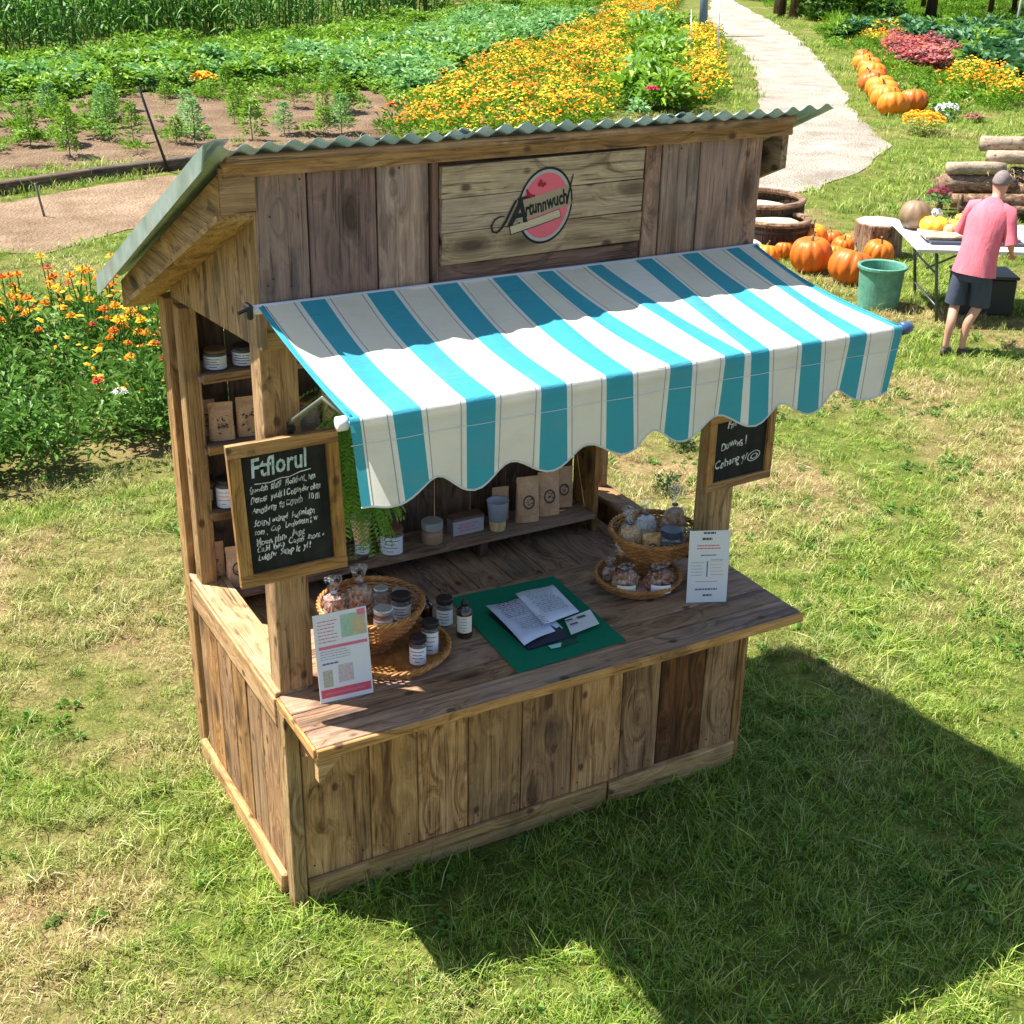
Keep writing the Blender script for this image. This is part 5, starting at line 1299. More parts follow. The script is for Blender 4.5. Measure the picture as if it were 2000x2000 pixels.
polyscatter('pale_crop', [[(10.6, 21.2), (13.0, 24.2), (15.3, 26.9), (19.5, 31), (24, 36), (21, 38), (15, 31), (11.5, 27.5), (10.2, 25.6), (9.6, 23.0)]], 8.0, cropp + cropm[:1], 'pale green leafy crop beside the marigold rows', 0.8, 1.5, 2, z=0.03)
polyscatter('low_green_crop', [[(-8, 27.4), (4, 27.4), (12, 28.6), (18, 31.5), (30.5, 44.6), (28, 45.5), (20, 41.5), (13, 37.5), (4, 34.5), (-8, 34)]], 6.0, lowg + cropm[:2], 'low bright green growth in front of the tall corn', 0.7, 1.3, 3, z=0.0, excl=[CORN])
polyscatter('green_weeds', [SOIL], 7.0, lowg + cropm[:2], 'weeds and seedlings scattered over the soil bed', 0.25, 0.85, 4, keep=lambda X, Y, rn: rn.random(len(X)) < np.clip(0.35 + 1.3 * nfield(X, Y, 0.45, 4) + (Y - 19) * 0.14, 0.06, 1), z=0.05)
# corn
def corn(seed):
    rn = random.Random(seed); mb = MB(); H = rn.uniform(1.9, 2.4)
    mb.tube([(0, 0, 0), (0.02, 0, H * .5), (0.03, 0.02, H)], [0.016, 0.014, 0.006], 5)
    for k in range(13):
        z = H * (0.12 + 0.82 * k / 13); a = k * 2.5 + rn.uniform(-.3, .3); L = rn.uniform(.55, .85); wv = 0.085; prev = None; d = Vector((math.cos(a), math.sin(a), 0)); s_ = Vector((-d.y, d.x, 0)); vs = []
        for j in range(5):
            t = j / 4; q = Vector((0, 0, z)) + d * L * t * (1 - .15 * t) + Vector((0, 0, L * (0.75 * t - 1.15 * t * t))); wf = wv * (1 - t) ** .6 * (0.6 + .8 * t)
            vs += [q - s_ * wf / 2, q + s_ * wf / 2]
        mb.add(vs, [(2 * j, 2 * j + 1, 2 * j + 3, 2 * j + 2) for j in range(4)])
    me = mb.mesh('corn_stalk', M_corn); tintmesh(me, seed, 10); return me
polyscatter('corn_crop', [CORN], 4.5, [corn(90 + i) for i in range(5)], 'tall dark green corn standing at the far side of the field', 0.9, 1.25, 5, keep=lambda X, Y, rn: (rn.random(len(X)) < np.where(Y > 41.5, 0.25, np.clip(0.75 + 0.9 * nfield(X, Y, 0.35, 7), 0.1, 1))))
# marigolds
mar = [clump('marigold_clump', 70, 0.25, 0.34, 0.10, 0.028, M_crop, 100 + i, flowers=15, fmat=M_or, fs=0.030, up=1.2) for i in range(3)]
mar += [clump('marigold_clump', 70, 0.25, 0.36, 0.10, 0.028, M_crop, 104 + i, flowers=15, fmat=M_ye, fs=0.030, up=1.2) for i in range(2)]
mar += [clump('marigold_clump', 90, 0.25, 0.34, 0.10, 0.03, M_crop, 107, flowers=5, fmat=M_or, fs=0.028, up=1.2), clump('marigold_clump', 80, 0.25, 0.34, 0.10, 0.03, M_crop, 108, flowers=9, fmat=M_rd, fs=0.028, up=1.2)]
polyscatter('marigold_field', [MARI], 11.0, mar, 'broad bed of orange and yellow marigolds behind the stall', 0.75, 1.25, 6, probs=[.17, .17, .16, .12, .11, .22, .05])
polyscatter('marigold_row', [MARI2], 15.0, mar[:5], 'narrow row of orange marigolds beside the gravel track', 0.8, 1.2, 7)
polyscatter('leafy_hedge_row', [[(12.6, 16.6), (13.4, 16.6), (16.4, 20.4), (19.2, 24.8), (22.0, 29.2), (24.2, 31.4), (23.0, 31.8), (19.5, 26.8), (15.7, 21.3)]], 9.0, cropm + cropp[:1], 'green leafy row between the marigold bed and the bare strip', 0.8, 1.9, 8, keep=lambda X, Y, rn: rn.random(len(X)) < np.clip(0.55 + 1.3 * nfield(X, Y, 0.6, 8), .15, 1), hz=1.3)
polyscatter('brassica_patch', [RB_G], 5.0, [clump('leaf_clump', 80, 0.30, 0.36, 0.20, 0.13, M_dark, 120 + i) for i in range(4)] + [clump('leaf_clump', 80, 0.30, 0.40, 0.15, 0.06, M_crop, 125)], 'dark green brassica patch on the right behind the flowers', 0.9, 1.7, 9)
polyscatter('red_flower_patch', [RB_RED], 13.0, [clump('leaf_clump', 60, 0.24, 0.30, 0.10, 0.04, M_crop, 130, flowers=22, fmat=M_pk, fs=0.05), clump('leaf_clump', 50, 0.24, 0.30, 0.10, 0.04, M_pk, 131, flowers=18, fmat=M_rd, fs=0.04), clump('leaf_clump', 50, 0.24, 0.30, 0.10, 0.05, M_pk, 132, flowers=22, fmat=M_pk, fs=0.055)], 'dusky red flower patch behind the row of pumpkins', 0.8, 1.3, 10)
polyscatter('orange_flower_patch', [RB_O1, RB_O2], 11.0, mar[:4], 'loose orange marigold patches on either side of the red flowers', 0.7, 1.4, 11)
polyscatter('weedy_verge', [[(24.6, 22.6), (27.0, 25.2), (31.5, 30.5), (29.5, 31.0), (25.5, 26.0), (23.2, 22.2), (20.5, 18.2), (18.9, 15.6), (20.0, 14.6), (23.8, 18.2), (23.8, 20.2)]], 5.0, lowg + cropm[:1] + mar[5:6], 'rough green weeds between the pumpkins and the flower patches', 0.5, 1.1, 12)
polyscatter('far_undergrowth', [[(30.5, 30.8), (34, 28.6), (48, 19), (60, 40), (50, 60), (38, 48), (33.5, 38)]], 2.6, lowg, 'rough green growth under the far trees', 0.9, 1.5, 13)
# front left flower bed
bl = [clump('leaf_clump', 150, 0.26, 0.52, 0.085, 0.040, M_bedleaf, 140 + i, up=0.8, zc=0.35) for i in range(4)]
bl2 = [clump('leaf_clump', 120, 0.24, 0.62, 0.11, 0.018, M_bedleaf, 146 + i, up=1.6, zc=0.4) for i in range(2)]
blf = [clump('leaf_clump', 80, 0.24, 0.60, 0.09, 0.03, M_bedleaf, 150 + i, flowers=7, fmat=m_, fs=0.030, zc=0.4) for i, m_ in enumerate((M_or, M_ye, M_or))]
polyscatter('flower_bed_foliage', [BED], 17.0, bl + bl2 + blf, 'dense green foliage of the flower bed left of the stall', 0.68, 1.08, 14, probs=[.13, .13, .13, .13, .12, .12, .09, .07, .08])

# individually visible zinnias
def zinnia(name, label, pm, r, seed):
    Z = empty(name, (0, 0, 0), label, 'flower', 'flowers standing above the bed left of the stall'); rn = random.Random(seed)
    mb = MB(); mb.tube([(0, 0, 0), (0.01, 0.0, 0.3), (0, 0, 0.56)], [0.005, 0.004, 0.0035], 5); part(mb, 'stem', M_stem, Z)
    mb = MB()
    for ring, (n, rr, zz) in enumerate(((13, 1.0, 0.0), (10, 0.72, 0.010), (7, 0.45, 0.017))):
        for k in range(n):
            a = 2 * PI * (k + 0.5 * ring) / n + rn.uniform(-.1, .1); d = Vector((math.cos(a), math.sin(a), 0.10 + 0.16 * ring))
            leafquad(mb, Vector((0, 0, 0.565 + zz)) + d * r * 0.12, d, Vector((0, 0, 1)), r * rr * rn.uniform(.85, 1.05), r * 0.42 * rr, bend=0.5)
    me = mb.mesh('petals', pm); tintmesh(me, seed, 4); link('petals', me, Z)
    mb = MB(); mb.lathe([(r * .22, 0.575), (r * .2, 0.592), (r * .08, 0.60)], 10); part(mb, 'flower_centre', M_honey, Z)
    return Z
zk = [('orange zinnia above the bed foliage left of the stall', M_or, 0.040), ('yellow marigold above the bed foliage left of the stall', M_ye, 0.042), ('red zinnia above the bed foliage left of the stall', M_rd, 0.040), ('deep orange double zinnia standing in the left flower bed', M_or, 0.050)]
zr0 = [zinnia('zinnia', l, m_, r, 200 + i) for i, (l, m_, r) in enumerate(zk)]
rn = random.Random(77); used = set(); cnt = 0
placed = []
while cnt < 230:
    x, y = rn.uniform(-2.2, 2.2), rn.uniform(4.9, 8.1)
    if not pip(np.array([x]), np.array([y]), BED)[0]: continue
    if rn.random() > (0.25 if y < 5.6 else 0.9): continue
    if mnoise.noise(Vector((x * 0.9, y * 0.9, 1.7))) < -0.12: continue
    t = rn.choices([0, 1, 2, 3], [.42, .27, .10, .21])[0]
    if y < 5.9: t = rn.choices([1, 0, 2], [.6, .25, .15])[0]
    s_ = rn.uniform(0.9, 1.4); loc = (x, y, rn.uniform(-0.20, 0.00)); rz = rn.uniform(0, 6.28)
    if t not in used: o = zr0[t]; o.location = loc; o.rotation_euler = (rn.gauss(0, .12), rn.gauss(0, .12), rz); o.scale = (s_,) * 3; used.add(t)
    else: o = dup(zr0[t], loc, rz, s_); o.rotation_euler = (rn.gauss(0, .12), rn.gauss(0, .12), rz)
    o['label'] = '%s %s' % (['orange zinnia', 'yellow marigold', 'red zinnia', 'deep orange double zinnia'][t], ('at the shaded front edge of the left flower bed' if y < 5.9 else 'in the middle of the left flower bed' if y < 7.0 else 'toward the back of the left flower bed') + (' near the stall posts' if x > 0.9 else ''))
    cnt += 1
wf = zinnia('zinnia', 'white flower head low in the left flower bed beside the stall', M_wh, 0.06, 300); wf.location = (0.62, 5.12, -0.12)
del wf['group']
pf = zinnia('zinnia', 'bright magenta flower poking up just above the roof edge', petal('magenta_petals', (0.55, 0.01, 0.12), (0.72, 0.03, 0.2)), 0.13, 301); pf.location = (12.6, 16.0, 0.0); pf.scale = (1, 1, 1.25)
del pf['group']

# ---- timber edge and stakes
TE = empty('timber_edging', (2.6, 15.3, 0), 'dark weathered timber edging between gravel path and vegetable field', 'edging')
pts = [(-6, 12.75), (-1.5, 13.9), (1.3, 14.75), (2.7, 15.32), (4.8, 15.85), (7.6, 16.3)]
for a, b in zip(pts, pts[1:]):
    v = Vector((b[0] - a[0], b[1] - a[1], 0)); m_ = ((a[0] + b[0]) / 2, (a[1] + b[1]) / 2, 0.075)
    plank('beam', TE, m_, (v.length - 0.02, 0.17, 0.17), W('timber', 'X'), rot=(0, 0, math.atan2(v.y, v.x)), ch=0.015, jit=0.01)
def stake(label, p0, p1, r, mat, name='stake'):
    mb = MB(); mb.tube([p0, tuple((a + b) / 2 + random.uniform(-.01, .01) for a, b in zip(p0, p1)), p1], [r, r * .9, r * .8], 7); o = part(mb, name, mat, origin=p0, smooth=True); return tag(o, label, 'stake')
stake('dark leaning stake rising from the timber edging', (3.86, 15.45, 0), (3.55, 15.5, 1.20), 0.022, M_black)
stake('short grey-green stake in the gravel path', (1.66, 13.17, 0), (1.60, 13.17, 0.42), 0.016, M_arm)
stake('blue-grey wooden pole beside the narrow marigold row', (24.2, 30.2, 0), (24.75, 31.2, 3.6), 0.13, plain('blue_grey_paint', (0.16, 0.21, 0.28), 0.6, var=0.3))
stake('thin grey wire post at the edge of the gravel track', (19.4, 23.1, 0), (20.4, 24.6, 2.4), 0.02, M_steel)
stake('thin wire post next to the narrow marigold row', (20.0, 25.0, 0), (20.2, 25.4, 1.2), 0.018, M_steel)
stake('pale leaning pole at the far right edge of the brassicas', (35.2, 28.2, 0), (36.6, 29.3, 3.4), 0.05, plain('pale_wood_pole', (0.45, 0.43, 0.38), 0.7))

# ---- young plants standing in the soil bed
def youngplant(label, h, seed, mat, r=0.16, n=90, ls=0.125):
    Y = empty('young_plant', (0, 0, 0), label, 'plant', 'young plants in the vegetable field'); rn = random.Random(seed)
    mb = MB(); mb.tube([(0, 0, 0), (0.02, 0.01, h * .5), (0, 0, h * .95)], [0.012, 0.009, 0.004], 5); part(mb, 'stem', M_stem, Y)
    mb = MB()
    for k in range(n):
        t = rn.random() ** 0.8; a = rn.uniform(0, 2 * PI); z = h * (0.10 + 0.90 * t); rr = r * math.sin(PI * min(1, 0.25 + t * .7)) * rn.uniform(.2, 1)
        leafquad(mb, Vector((rr * math.cos(a), rr * math.sin(a), z)), Vector((math.cos(a), math.sin(a), rn.uniform(-.3, 1.1))), Vector((0, 0, 1)), ls * rn.uniform(.6, 1.2), ls * .35, bend=.6)
    me = mb.mesh('foliage', mat); tintmesh(me, seed, 4); link('foliage', me, Y); return Y
yp = [youngplant('slim upright young plant standing on the furrowed soil', 0.95, 1, M_crop, 0.20, 260), youngplant('bushier young plant standing on the furrowed soil', 0.75, 2, M_crop, 0.28, 300), youngplant('pale green young plant standing on the furrowed soil', 0.90, 3, M_crop2, 0.25, 280)]
ppos = [(2.46, 18.2), (2.98, 18.0), (3.97, 19.6), (3.97, 17.8), (4.56, 17.5), (4.83, 17.4), (6.08, 19.2), (5.79, 17.4), (6.44, 17.7), (7.73, 20.7), (7.06, 17.5), (7.34, 17.4), (2.81, 17.0), (6.5, 20.2), (5.2, 19.0), (7.6, 18.9), (8.3, 19.6), (3.3, 20.9), (4.6, 21.4), (8.9, 21.3), (1.6, 19.4), (5.6, 21.8), (9.3, 22.6), (1.0, 18.0), (6.9, 22.2), (2.2, 20.6)]
ordn = ['leftmost', 'second from the left', 'third from the left', 'fourth from the left', 'fifth from the left', 'sixth from the left', 'seventh from the left', 'eighth from the left', 'ninth from the left', 'tenth from the left', 'eleventh from the left', 'twelfth from the left', 'thirteenth from the left', 'fourteenth from the left']
rown = {}
for nm_, lo, hi in (('nearest', 0, 18.1), ('middle', 18.1, 20.3), ('farthest', 20.3, 99)):
    for k_, q_ in enumerate(sorted([p for p in ppos if lo <= p[1] < hi])): rown[q_] = 'young green plant on the soil, %s in the %s row' % (ordn[k_], nm_)
us = set()
for i, (x, y) in enumerate(ppos):
    t = i % 3; sc_ = random.uniform(.55, .95)
    if t not in us: o = yp[t]; o.location = (x, y, 0.04); o.scale = (sc_,) * 3; us.add(t)
    else: o = dup(yp[t], (x, y, 0.04), random.uniform(0, 6), sc_)
    o['label'] = rown[(x, y)]

# ---- pumpkins
def pumpmat(name, a, b):
    g = NG(name); co = g.obj(); n = g.noise(co, 7, 4); rd = g.rnd()
    return g.bsdf(g.hsv(g.mix(n, a, b), g.math('ADD', .496, g.math('MULTIPLY', rd, .012)), 1.0, g.math('ADD', .75, g.math('MULTIPLY', rd, .4))), 0.5, spec=0.45, normal=g.bump(n, .3, .01))
M_pump = pumpmat('pumpkin_skin', (0.66, 0.125, 0.006), (0.80, 0.215, 0.010)); M_pumpw = pumpmat('white_pumpkin_skin', (0.62, 0.44, 0.34), (0.76, 0.60, 0.48))
M_gourdy = pumpmat('yellow_gourd_skin', (0.80, 0.50, 0.06), (0.86, 0.64, 0.16)); M_gourdo = pumpmat('golden_gourd_skin', (0.80, 0.38, 0.02), (0.88, 0.52, 0.06)); M_gourdb = pumpmat('brown_gourd_skin', (0.14, 0.085, 0.045), (0.36, 0.24, 0.14)); M_gourdp = pumpmat('peach_squash_skin', (0.75, 0.36, 0.16), (0.85, 0.50, 0.26))
M_pstem = plain('dry_stem', (0.20, 0.17, 0.08), 0.8, var=.3, scale=40)
def pumpkin(label, loc, r, sq=0.8, mat=None, group=None, ribs=11, tilt=(0, 0), name='pumpkin', cat='pumpkin', rz=0.0):
    Pk = empty(name, loc, label, cat, group); n = 66; h = r * 2 * sq
    prof = []
    for k in range(15):
        t = PI * k / 14; rr = math.sin(t) ** 0.75; zz = (1 - math.cos(t)) / 2
        zz = zz * (1 - 0.16 * math.exp(-(rr / .35) ** 2)) if t > PI / 2 else zz + .0
        prof.append((max(0.004, r * rr), h * zz))
    mb = MB(); mb.lathe(prof, n, rib=lambda a: 0.075 * (abs(math.cos(a * ribs / 2)) ** 0.6 - 0.6) * 1.35)
    o = link('body', mb.mesh('body', mat or M_pump, True), Pk, ORG[Pk.name]); o.location = (0, 0, 0)
    mb = MB(); mb.tube([(0, 0, h * .80), (r * .03, 0, h * .98), (r * .16, r * .05, h * 1.14)], [r * .13, r * .085, r * .07], 7); s2 = part(mb, 'stalk', M_pstem, None); s2.parent = Pk; s2.location = (0, 0, 0)
    Pk.rotation_euler = (tilt[0], tilt[1], rz)
    return Pk
rowp = [(23.75, 22.85, .25), (22.9, 21.8, .27), (22.3, 20.95, .28), (21.2, 19.7, .31), (20.35, 18.65, .31), (19.75, 17.85, .30), (19.15, 17.1, .31), (18.55, 16.4, .30), (18.05, 15.7, .30), (18.8, 15.95, .29)]
rl = ['farthest pumpkin of the row beside the gravel track', 'second pumpkin from the far end of the row', 'third pumpkin from the far end of the row', 'large pumpkin just before the gap in the row', 'pumpkin leaning in the middle of the row by the track', 'pumpkin in the row, fifth from its near end', 'pumpkin in the row, fourth from its near end', 'pumpkin in the row, third from its near end', 'nearest pumpkin of the row on the track side', 'pumpkin at the near end of the row on the flower side']
for i, (x, y, r) in enumerate(rowp): pumpkin(rl[i], (x, y, -0.02), r, 0.78, group='pumpkins lined up beside the track', tilt=(random.uniform(-.35, .2), random.uniform(-.3, .3)), rz=random.uniform(0, 6))
pile = [(8.62, 7.02, .225, .88, 'big pumpkin at the left front of the pile beside the awning'), (8.62, 6.45, .235, .82, 'big upright pumpkin nearest the green tub'), (9.50, 6.95, .165, .9, 'pumpkin on the right in front of the wood stump'),
        (8.30, 7.42, .15, .85, 'small pumpkin at the far left of the pile by the pale squash'), (9.25, 7.72, .17, 1.0, 'tall pumpkin at the back of the pile against the trough'), (9.55, 7.72, .13, .9, 'small pumpkin at the back centre of the pile'), (9.12, 7.22, .12, .85, 'small pale orange pumpkin between the two big ones'),
        (9.05, 7.95, .12, .9, 'small pumpkin in shade beside the dark trough'), (9.75, 7.62, .12, .85, 'small pumpkin tucked beside the stump'), (9.36, 7.38, .13, 1.0, 'narrow pumpkin leaning against the stump'), (8.72, 7.62, .12, .9, 'ribbed little pumpkin behind the left big one')]
for x, y, r, sq, l in pile: pumpkin(l, (x, y, -0.01), r, sq, group='pumpkins piled by the stump', tilt=(random.uniform(-.3, .3), random.uniform(-.3, .3)), rz=random.uniform(0, 6))
pumpkin('pale cream squash lying between awning corner and trough', (8.28, 7.75, -0.01), 0.20, 0.62, M_pumpw, cat='squash', name='squash')

# ---- green tub
TBk = empty('tub', (8.30, 5.62, 0), 'faded green plastic tub standing in front of the pumpkins', 'tub')
def tubmat():
    g = NG('faded_green_plastic'); n = g.noise(g.obj(), 9, 5, .7); return g.bsdf(g.ramp(n, [(.3, (0.06, 0.20, 0.14)), (.6, (0.12, 0.33, 0.24)), (.8, (0.30, 0.50, 0.42))]), 0.5)
M_tub = tubmat()
mb = MB(); mb.lathe([(0.185, 0), (0.20, 0.01), (0.222, 0.38), (0.232, 0.39), (0.245, 0.40), (0.245, 0.425), (0.232, 0.43), (0.212, 0.42), (0.205, 0.37), (0.18, 0.06)], 36, (8.30, 5.62, 0)); part(mb, 'wall', M_tub, TBk, smooth=False)
mb = MB(); mb.lathe([(0.203, 0.33), (0.13, 0.335), (0.11, 0.31), (0.02, 0.30)], 30, (8.30, 5.62, 0)); part(mb, 'sunken_lid', M_tub, TBk, smooth=True)
# ---- barrels / troughs
M_darkin = plain('dark_old_wood', (0.05, 0.032, 0.022), 0.8, var=.4, scale=20, bump=.4)
M_straw = plain('pale_dry_straw', (0.62, 0.48, 0.30), 0.9, var=.3, scale=60, bump=.8)
def trough(label, cx, cy, r, h, straw_z, nst=22):
    Q = empty('wooden_barrel', (cx, cy, 0), label, 'barrel')
    for k in range(nst):
        a = 2 * PI * (k + .5) / nst; ww = 2 * PI * r / nst - 0.006
        plank('stave', Q, (cx + (r - .02) * math.cos(a), cy + (r - .02) * math.sin(a), h / 2), (0.035, ww, h * random.uniform(.98, 1.01)), W('barkdark', 'Z'), rot=(0, 0, a), ch=.004)
    mb = MB(); mb.lathe([(r + .012, h - .02), (r + .02, h + .012), (r + .005, h + .03), (r - .055, h + .03), (r - .06, h), (r - .045, h - .03)], 36, (cx, cy, 0), cap=False); part(mb, 'rim', W('bark', 'X'), Q, smooth=False)
    mb = MB(); mb.lathe([(r - .05, straw_z - .02), (r * .6, straw_z + .02), (r * .1, straw_z + .04)], 24, (cx, cy, 0)); part(mb, 'straw_fill', M_straw, Q, smooth=True)
    for z in (h * .25, h * .75):
        mb = MB(); mb.lathe([(r + .001, z), (r + .006, z), (r + .006, z + .03), (r + .001, z + .03)], 36, (cx, cy, 0), cap=False); part(mb, 'hoop', M_black, Q)
trough('large round wooden tub with straw standing behind the smaller one', 9.10, 8.62, 0.56, 0.46, 0.36, 26)
trough('smaller dark wooden tub heaped with straw behind the pumpkins', 8.86, 7.98, 0.40, 0.36, 0.33)
# ---- stump
ST = empty('tree_stump', (9.82, 7.28, 0), 'cut tree stump standing among the pumpkins', 'stump')
mb = MB(); mb.lathe([(.30, 0), (.28, .06), (.265, .36), (.27, .385)], 40, (9.82, 7.28, 0), rib=lambda a: .04 * math.sin(a * 9) + .025 * math.sin(a * 23 + 1)); part(mb, 'bark', W('bark', 'Z'), ST, smooth=True)
mb = MB(); mb.lathe([(.262, .383), (.255, .395), (.01, .397)], 40, (9.82, 7.28, 0), rib=lambda a: .04 * math.sin(a * 9)); part(mb, 'cut_top', plain('cut_wood', (0.50, 0.34, 0.27), .8, var=.3, scale=30), ST)

# ---- flower mound and small things on the right
def mound(label, x, y, r, h, fm, seed, leaf=None, fl=260, fs=.035):
    Q = empty('mum_plant', (x, y, 0), label, 'plant'); me = clump('blossoms', 420, r, h, .07, .03, leaf or M_crop, seed, flowers=fl, fmat=fm, fs=fs, zc=.02, up=.9); link('blossoms', me, Q).location = (0, 0, 0)
    mb = MB(); mb.lathe([(r * .4, 0), (r * .45, h * .12)], 18)
    Q.location.z = -h * 0.30; o = link('pot', mb.mesh('pot', M_liddark, True), Q); o.location = (0, 0, 0)
mound('round orange mum plant on the grass beyond the pumpkin row', 16.9, 13.75, .40, .42, M_or, 400)
mound('silvery white flower clump near the orange mum', 18.5, 14.75, .26, .34, M_wh, 401, M_dark, 60)
mound('small dusky pink plant beside the silvery flowers', 18.95, 14.5, .20, .14, M_pk, 402, None, 60)
mound('orange flower cushion in the leafy crop rows', 6.9, 23.6, .30, .42, M_or, 403, None, 90, .05)

# ---- log stack on a cradle
LG = empty('log_cradle', (13.6, 9.9, 0), 'rustic timber cradle holding stacked pale logs behind the table', 'log rack')
dirv = Vector((0.90, -0.435, 0)).normalized(); prp = Vector((0.435, 0.90, 0)).normalized()
def L3(u, v, z): q = Vector((12.05, 8.55, 0)) + dirv * u + prp * v; return Vector((q.x, q.y, z))
def logp(a, b, r, mat, name='log', parent=LG):
    a, b = Vector(a), Vector(b); mb = MB(); n = 5; pts = [a.lerp(b, k / n) + Vector((0, 0, random.uniform(-.006, .006))) for k in range(n + 1)]
    mb.tube(pts, [r * random.uniform(.93, 1.06) for _ in pts], 12); return part(mb, name, mat, parent, smooth=True, origin=tuple((a + b) / 2))
for (u0, u1, v, z, r, mt) in ((0.0, 0.95, 0.0, .42, .12, 'bark'), (0.05, .80, .0, .62, .085, 'palelog'), (0.62, 1.75, .15, .74, .085, 'palelog'), (0.58, 1.68, .32, .88, .095, 'palelog'), (1.72, 2.7, .32, .86, .09, 'palelog'), (1.68, 2.7, .16, .72, .085, 'timber'), (0.0, 1.5, .18, .36, .11, 'bark'), (0.9, 2.2, .0, .34, .10, 'bark'), (0.1, 1.7, -.18, .24, .09, 'bark'), (1.0, 2.6, .22, .52, .09, 'timber')):
    logp(L3(u0, v, z), L3(u1, v, z), r, W(mt, 'X'))
for (a, b) in (((0.15, -.30, .18), (2.6, -.38, .10)), ((0.15, .45, .18), (2.6, .45, .16))): logp(L3(*a), L3(*b), .05, W('bark', 'X'), 'rail')
for (u, v) in ((.2, -.3), (.2, .45), (1.5, -.34), (1.5, .45), (2.55, -.36), (2.55, .45)): logp(L3(u, v, 0), L3(u - .04, v, .34), .04, W('bark', 'Z'), 'leg')
mb = MB(); rn = random.Random(5)
for k in range(500):
    c = L3(rn.uniform(.5, 1.1), rn.uniform(-.1, .25), rn.uniform(.25, .62)); d = Vector((rn.gauss(0, 1), rn.gauss(0, 1), rn.gauss(-.3, .6))); leafquad(mb, c, d, Vector((0, 0, 1)), rn.uniform(.05, .14), .008)
tag(part(mb, 'straw_bundle', M_straw, LG), kind='stuff')

# ---- folding table
TA = Vector((8.09, 5.0, 0)); tu = Vector((0.853, -0.522, 0)).normalized(); tv = Vector((0.522, 0.853, 0)).normalized()
def T3(u, v, z): q = TA + tu * u + tv * v; return Vector((q.x, q.y, z))
TT = empty('folding_table', (9.0, 5.0, 0), 'white topped folding table with grey steel legs behind the person', 'table')
TM = Matrix((tu, tv, Vector((0, 0, 1)))).transposed()
TL, TD = 2.35, 1.15
mb = MB(); mb.box(T3(TL / 2, TD / 2, .735), (TL, TD, .035), TM, ch=.012); mb.box(T3(TL / 2, TD / 2, .708), (TL - .08, TD - .08, .02), TM); part(mb, 'table_top', plain('white_table_plastic', (0.70, 0.72, 0.80), .5, var=.08), TT)
M_leg = plain('dark_grey_leg', (0.10, 0.115, 0.115), .45, metal=.4)
for u in (.22, TL - .30):
    for v in (.12, TD - .12):
        mb = MB(); mb.tube([T3(u, v, .71), T3(u + (.10 if u < 1 else -.1), v, .01)], .016, 8); part(mb, 'leg', M_leg, TT, smooth=True)
    mb = MB(); mb.tube([T3(u + .03, .12, .48), T3(u + .03, TD - .12, .48)], .011, 8); part(mb, 'crossbar', M_leg, TT, smooth=True)
    mb = MB(); mb.tube([T3(u + .08 * (1 if u < 1 else -1), .12, .16), T3(u + .08 * (1 if u < 1 else -1), TD - .12, .16)], .011, 8); part(mb, 'crossbar', M_leg, TT, smooth=True)
    mb = MB(); s_ = 1 if u < 1 else -1; mb.tube([T3(u + .05 * s_, TD / 2, .42), T3(u + .62 * s_, TD / 2, .70)], .011, 8); part(mb, 'brace', M_leg, TT, smooth=True)
# things on the table
zt = .7545
def gourd(label, u, v, r, prof, mat, z=zt, rib=9, am=.04, name='gourd', lean=(0, 0)):
    c = T3(u, v, z); Q = empty(name, c, label, 'gourd'); mb = MB(); mb.lathe([(r * a, r * b) for a, b in prof], 40, rib=lambda t: am * math.cos(t * rib)); o = link('body', mb.mesh('body', mat, True), Q); o.location = (0, 0, 0)
    mb = MB(); top = prof[-1][1] * r; mb.tube([(0, 0, top * .97), (r * .1, 0, top * 1.08), (r * .2, .0, top * 1.16)], [r * .12, r * .07, r * .06], 6); o = link('stalk', mb.mesh('stalk', M_pstem, True), Q); o.location = (0, 0, 0); Q.rotation_euler = (*lean, 0)
RD = [(.3, 0), (.75, .12), (1.0, .6), (1.0, .95), (.85, 1.35), (.5, 1.68), (.08, 1.78)]
gourd('big glossy brown gourd at the far left corner of the table', .16, .86, .155, RD, M_gourdb)
gourd('golden yellow squash beside the brown gourd', .30, .62, .135, [(.3, 0), (.8, .1), (1.05, .45), (1.0, .85), (.7, 1.15), (.1, 1.22)], M_gourdo, am=.06)
gourd('second golden squash touching the yellow one', .52, .66, .10, [(.3, 0), (.8, .1), (1.05, .5), (.95, .9), (.5, 1.3), (.1, 1.36)], M_gourdo, am=.05)
gourd('pale yellow long-necked gourd near the person', .72, .62, .095, [(.3, 0), (.9, .15), (1.1, .6), (.9, 1.1), (.5, 1.5), (.35, 2.0), (.3, 2.5), (.05, 2.62)], M_gourdy, lean=(.1, .45))
gourd('peach coloured squash half hidden by the person', .86, .42, .11, RD, M_gourdp)
gourd('small golden squash at the back edge of the table', .62, .88, .085, RD, M_gourdo)
gourd('small peach squash between the yellow ones at the front', .42, .50, .07, RD, M_gourdp)
gourd('cream speckled gourd behind the dried flowers', .80, .95, .085, RD, M_gourdy)
# dried flowers in a vase-like gourd behind
DF = empty('dried_flowers', T3(.40, .98, zt), 'dark red dried flower bunch behind the squashes on the table', 'flowers')
mb = MB(); mb.lathe([(.05, 0), (.065, .05), (.05, .14), (.035, .17)], 16); o = link('vase', mb.mesh('vase', M_whiteplastic, True), DF); o.location = (0, 0, 0)
me = clump('flower_heads', 90, .12, .20, .06, .02, M_crop2, 500, flowers=24, fmat=petal('maroon_petals', (0.10, .01, .02), (.22, .04, .05)), fs=.035, zc=.6); o = link('flower_heads', me, DF); o.location = (0, 0, .14)
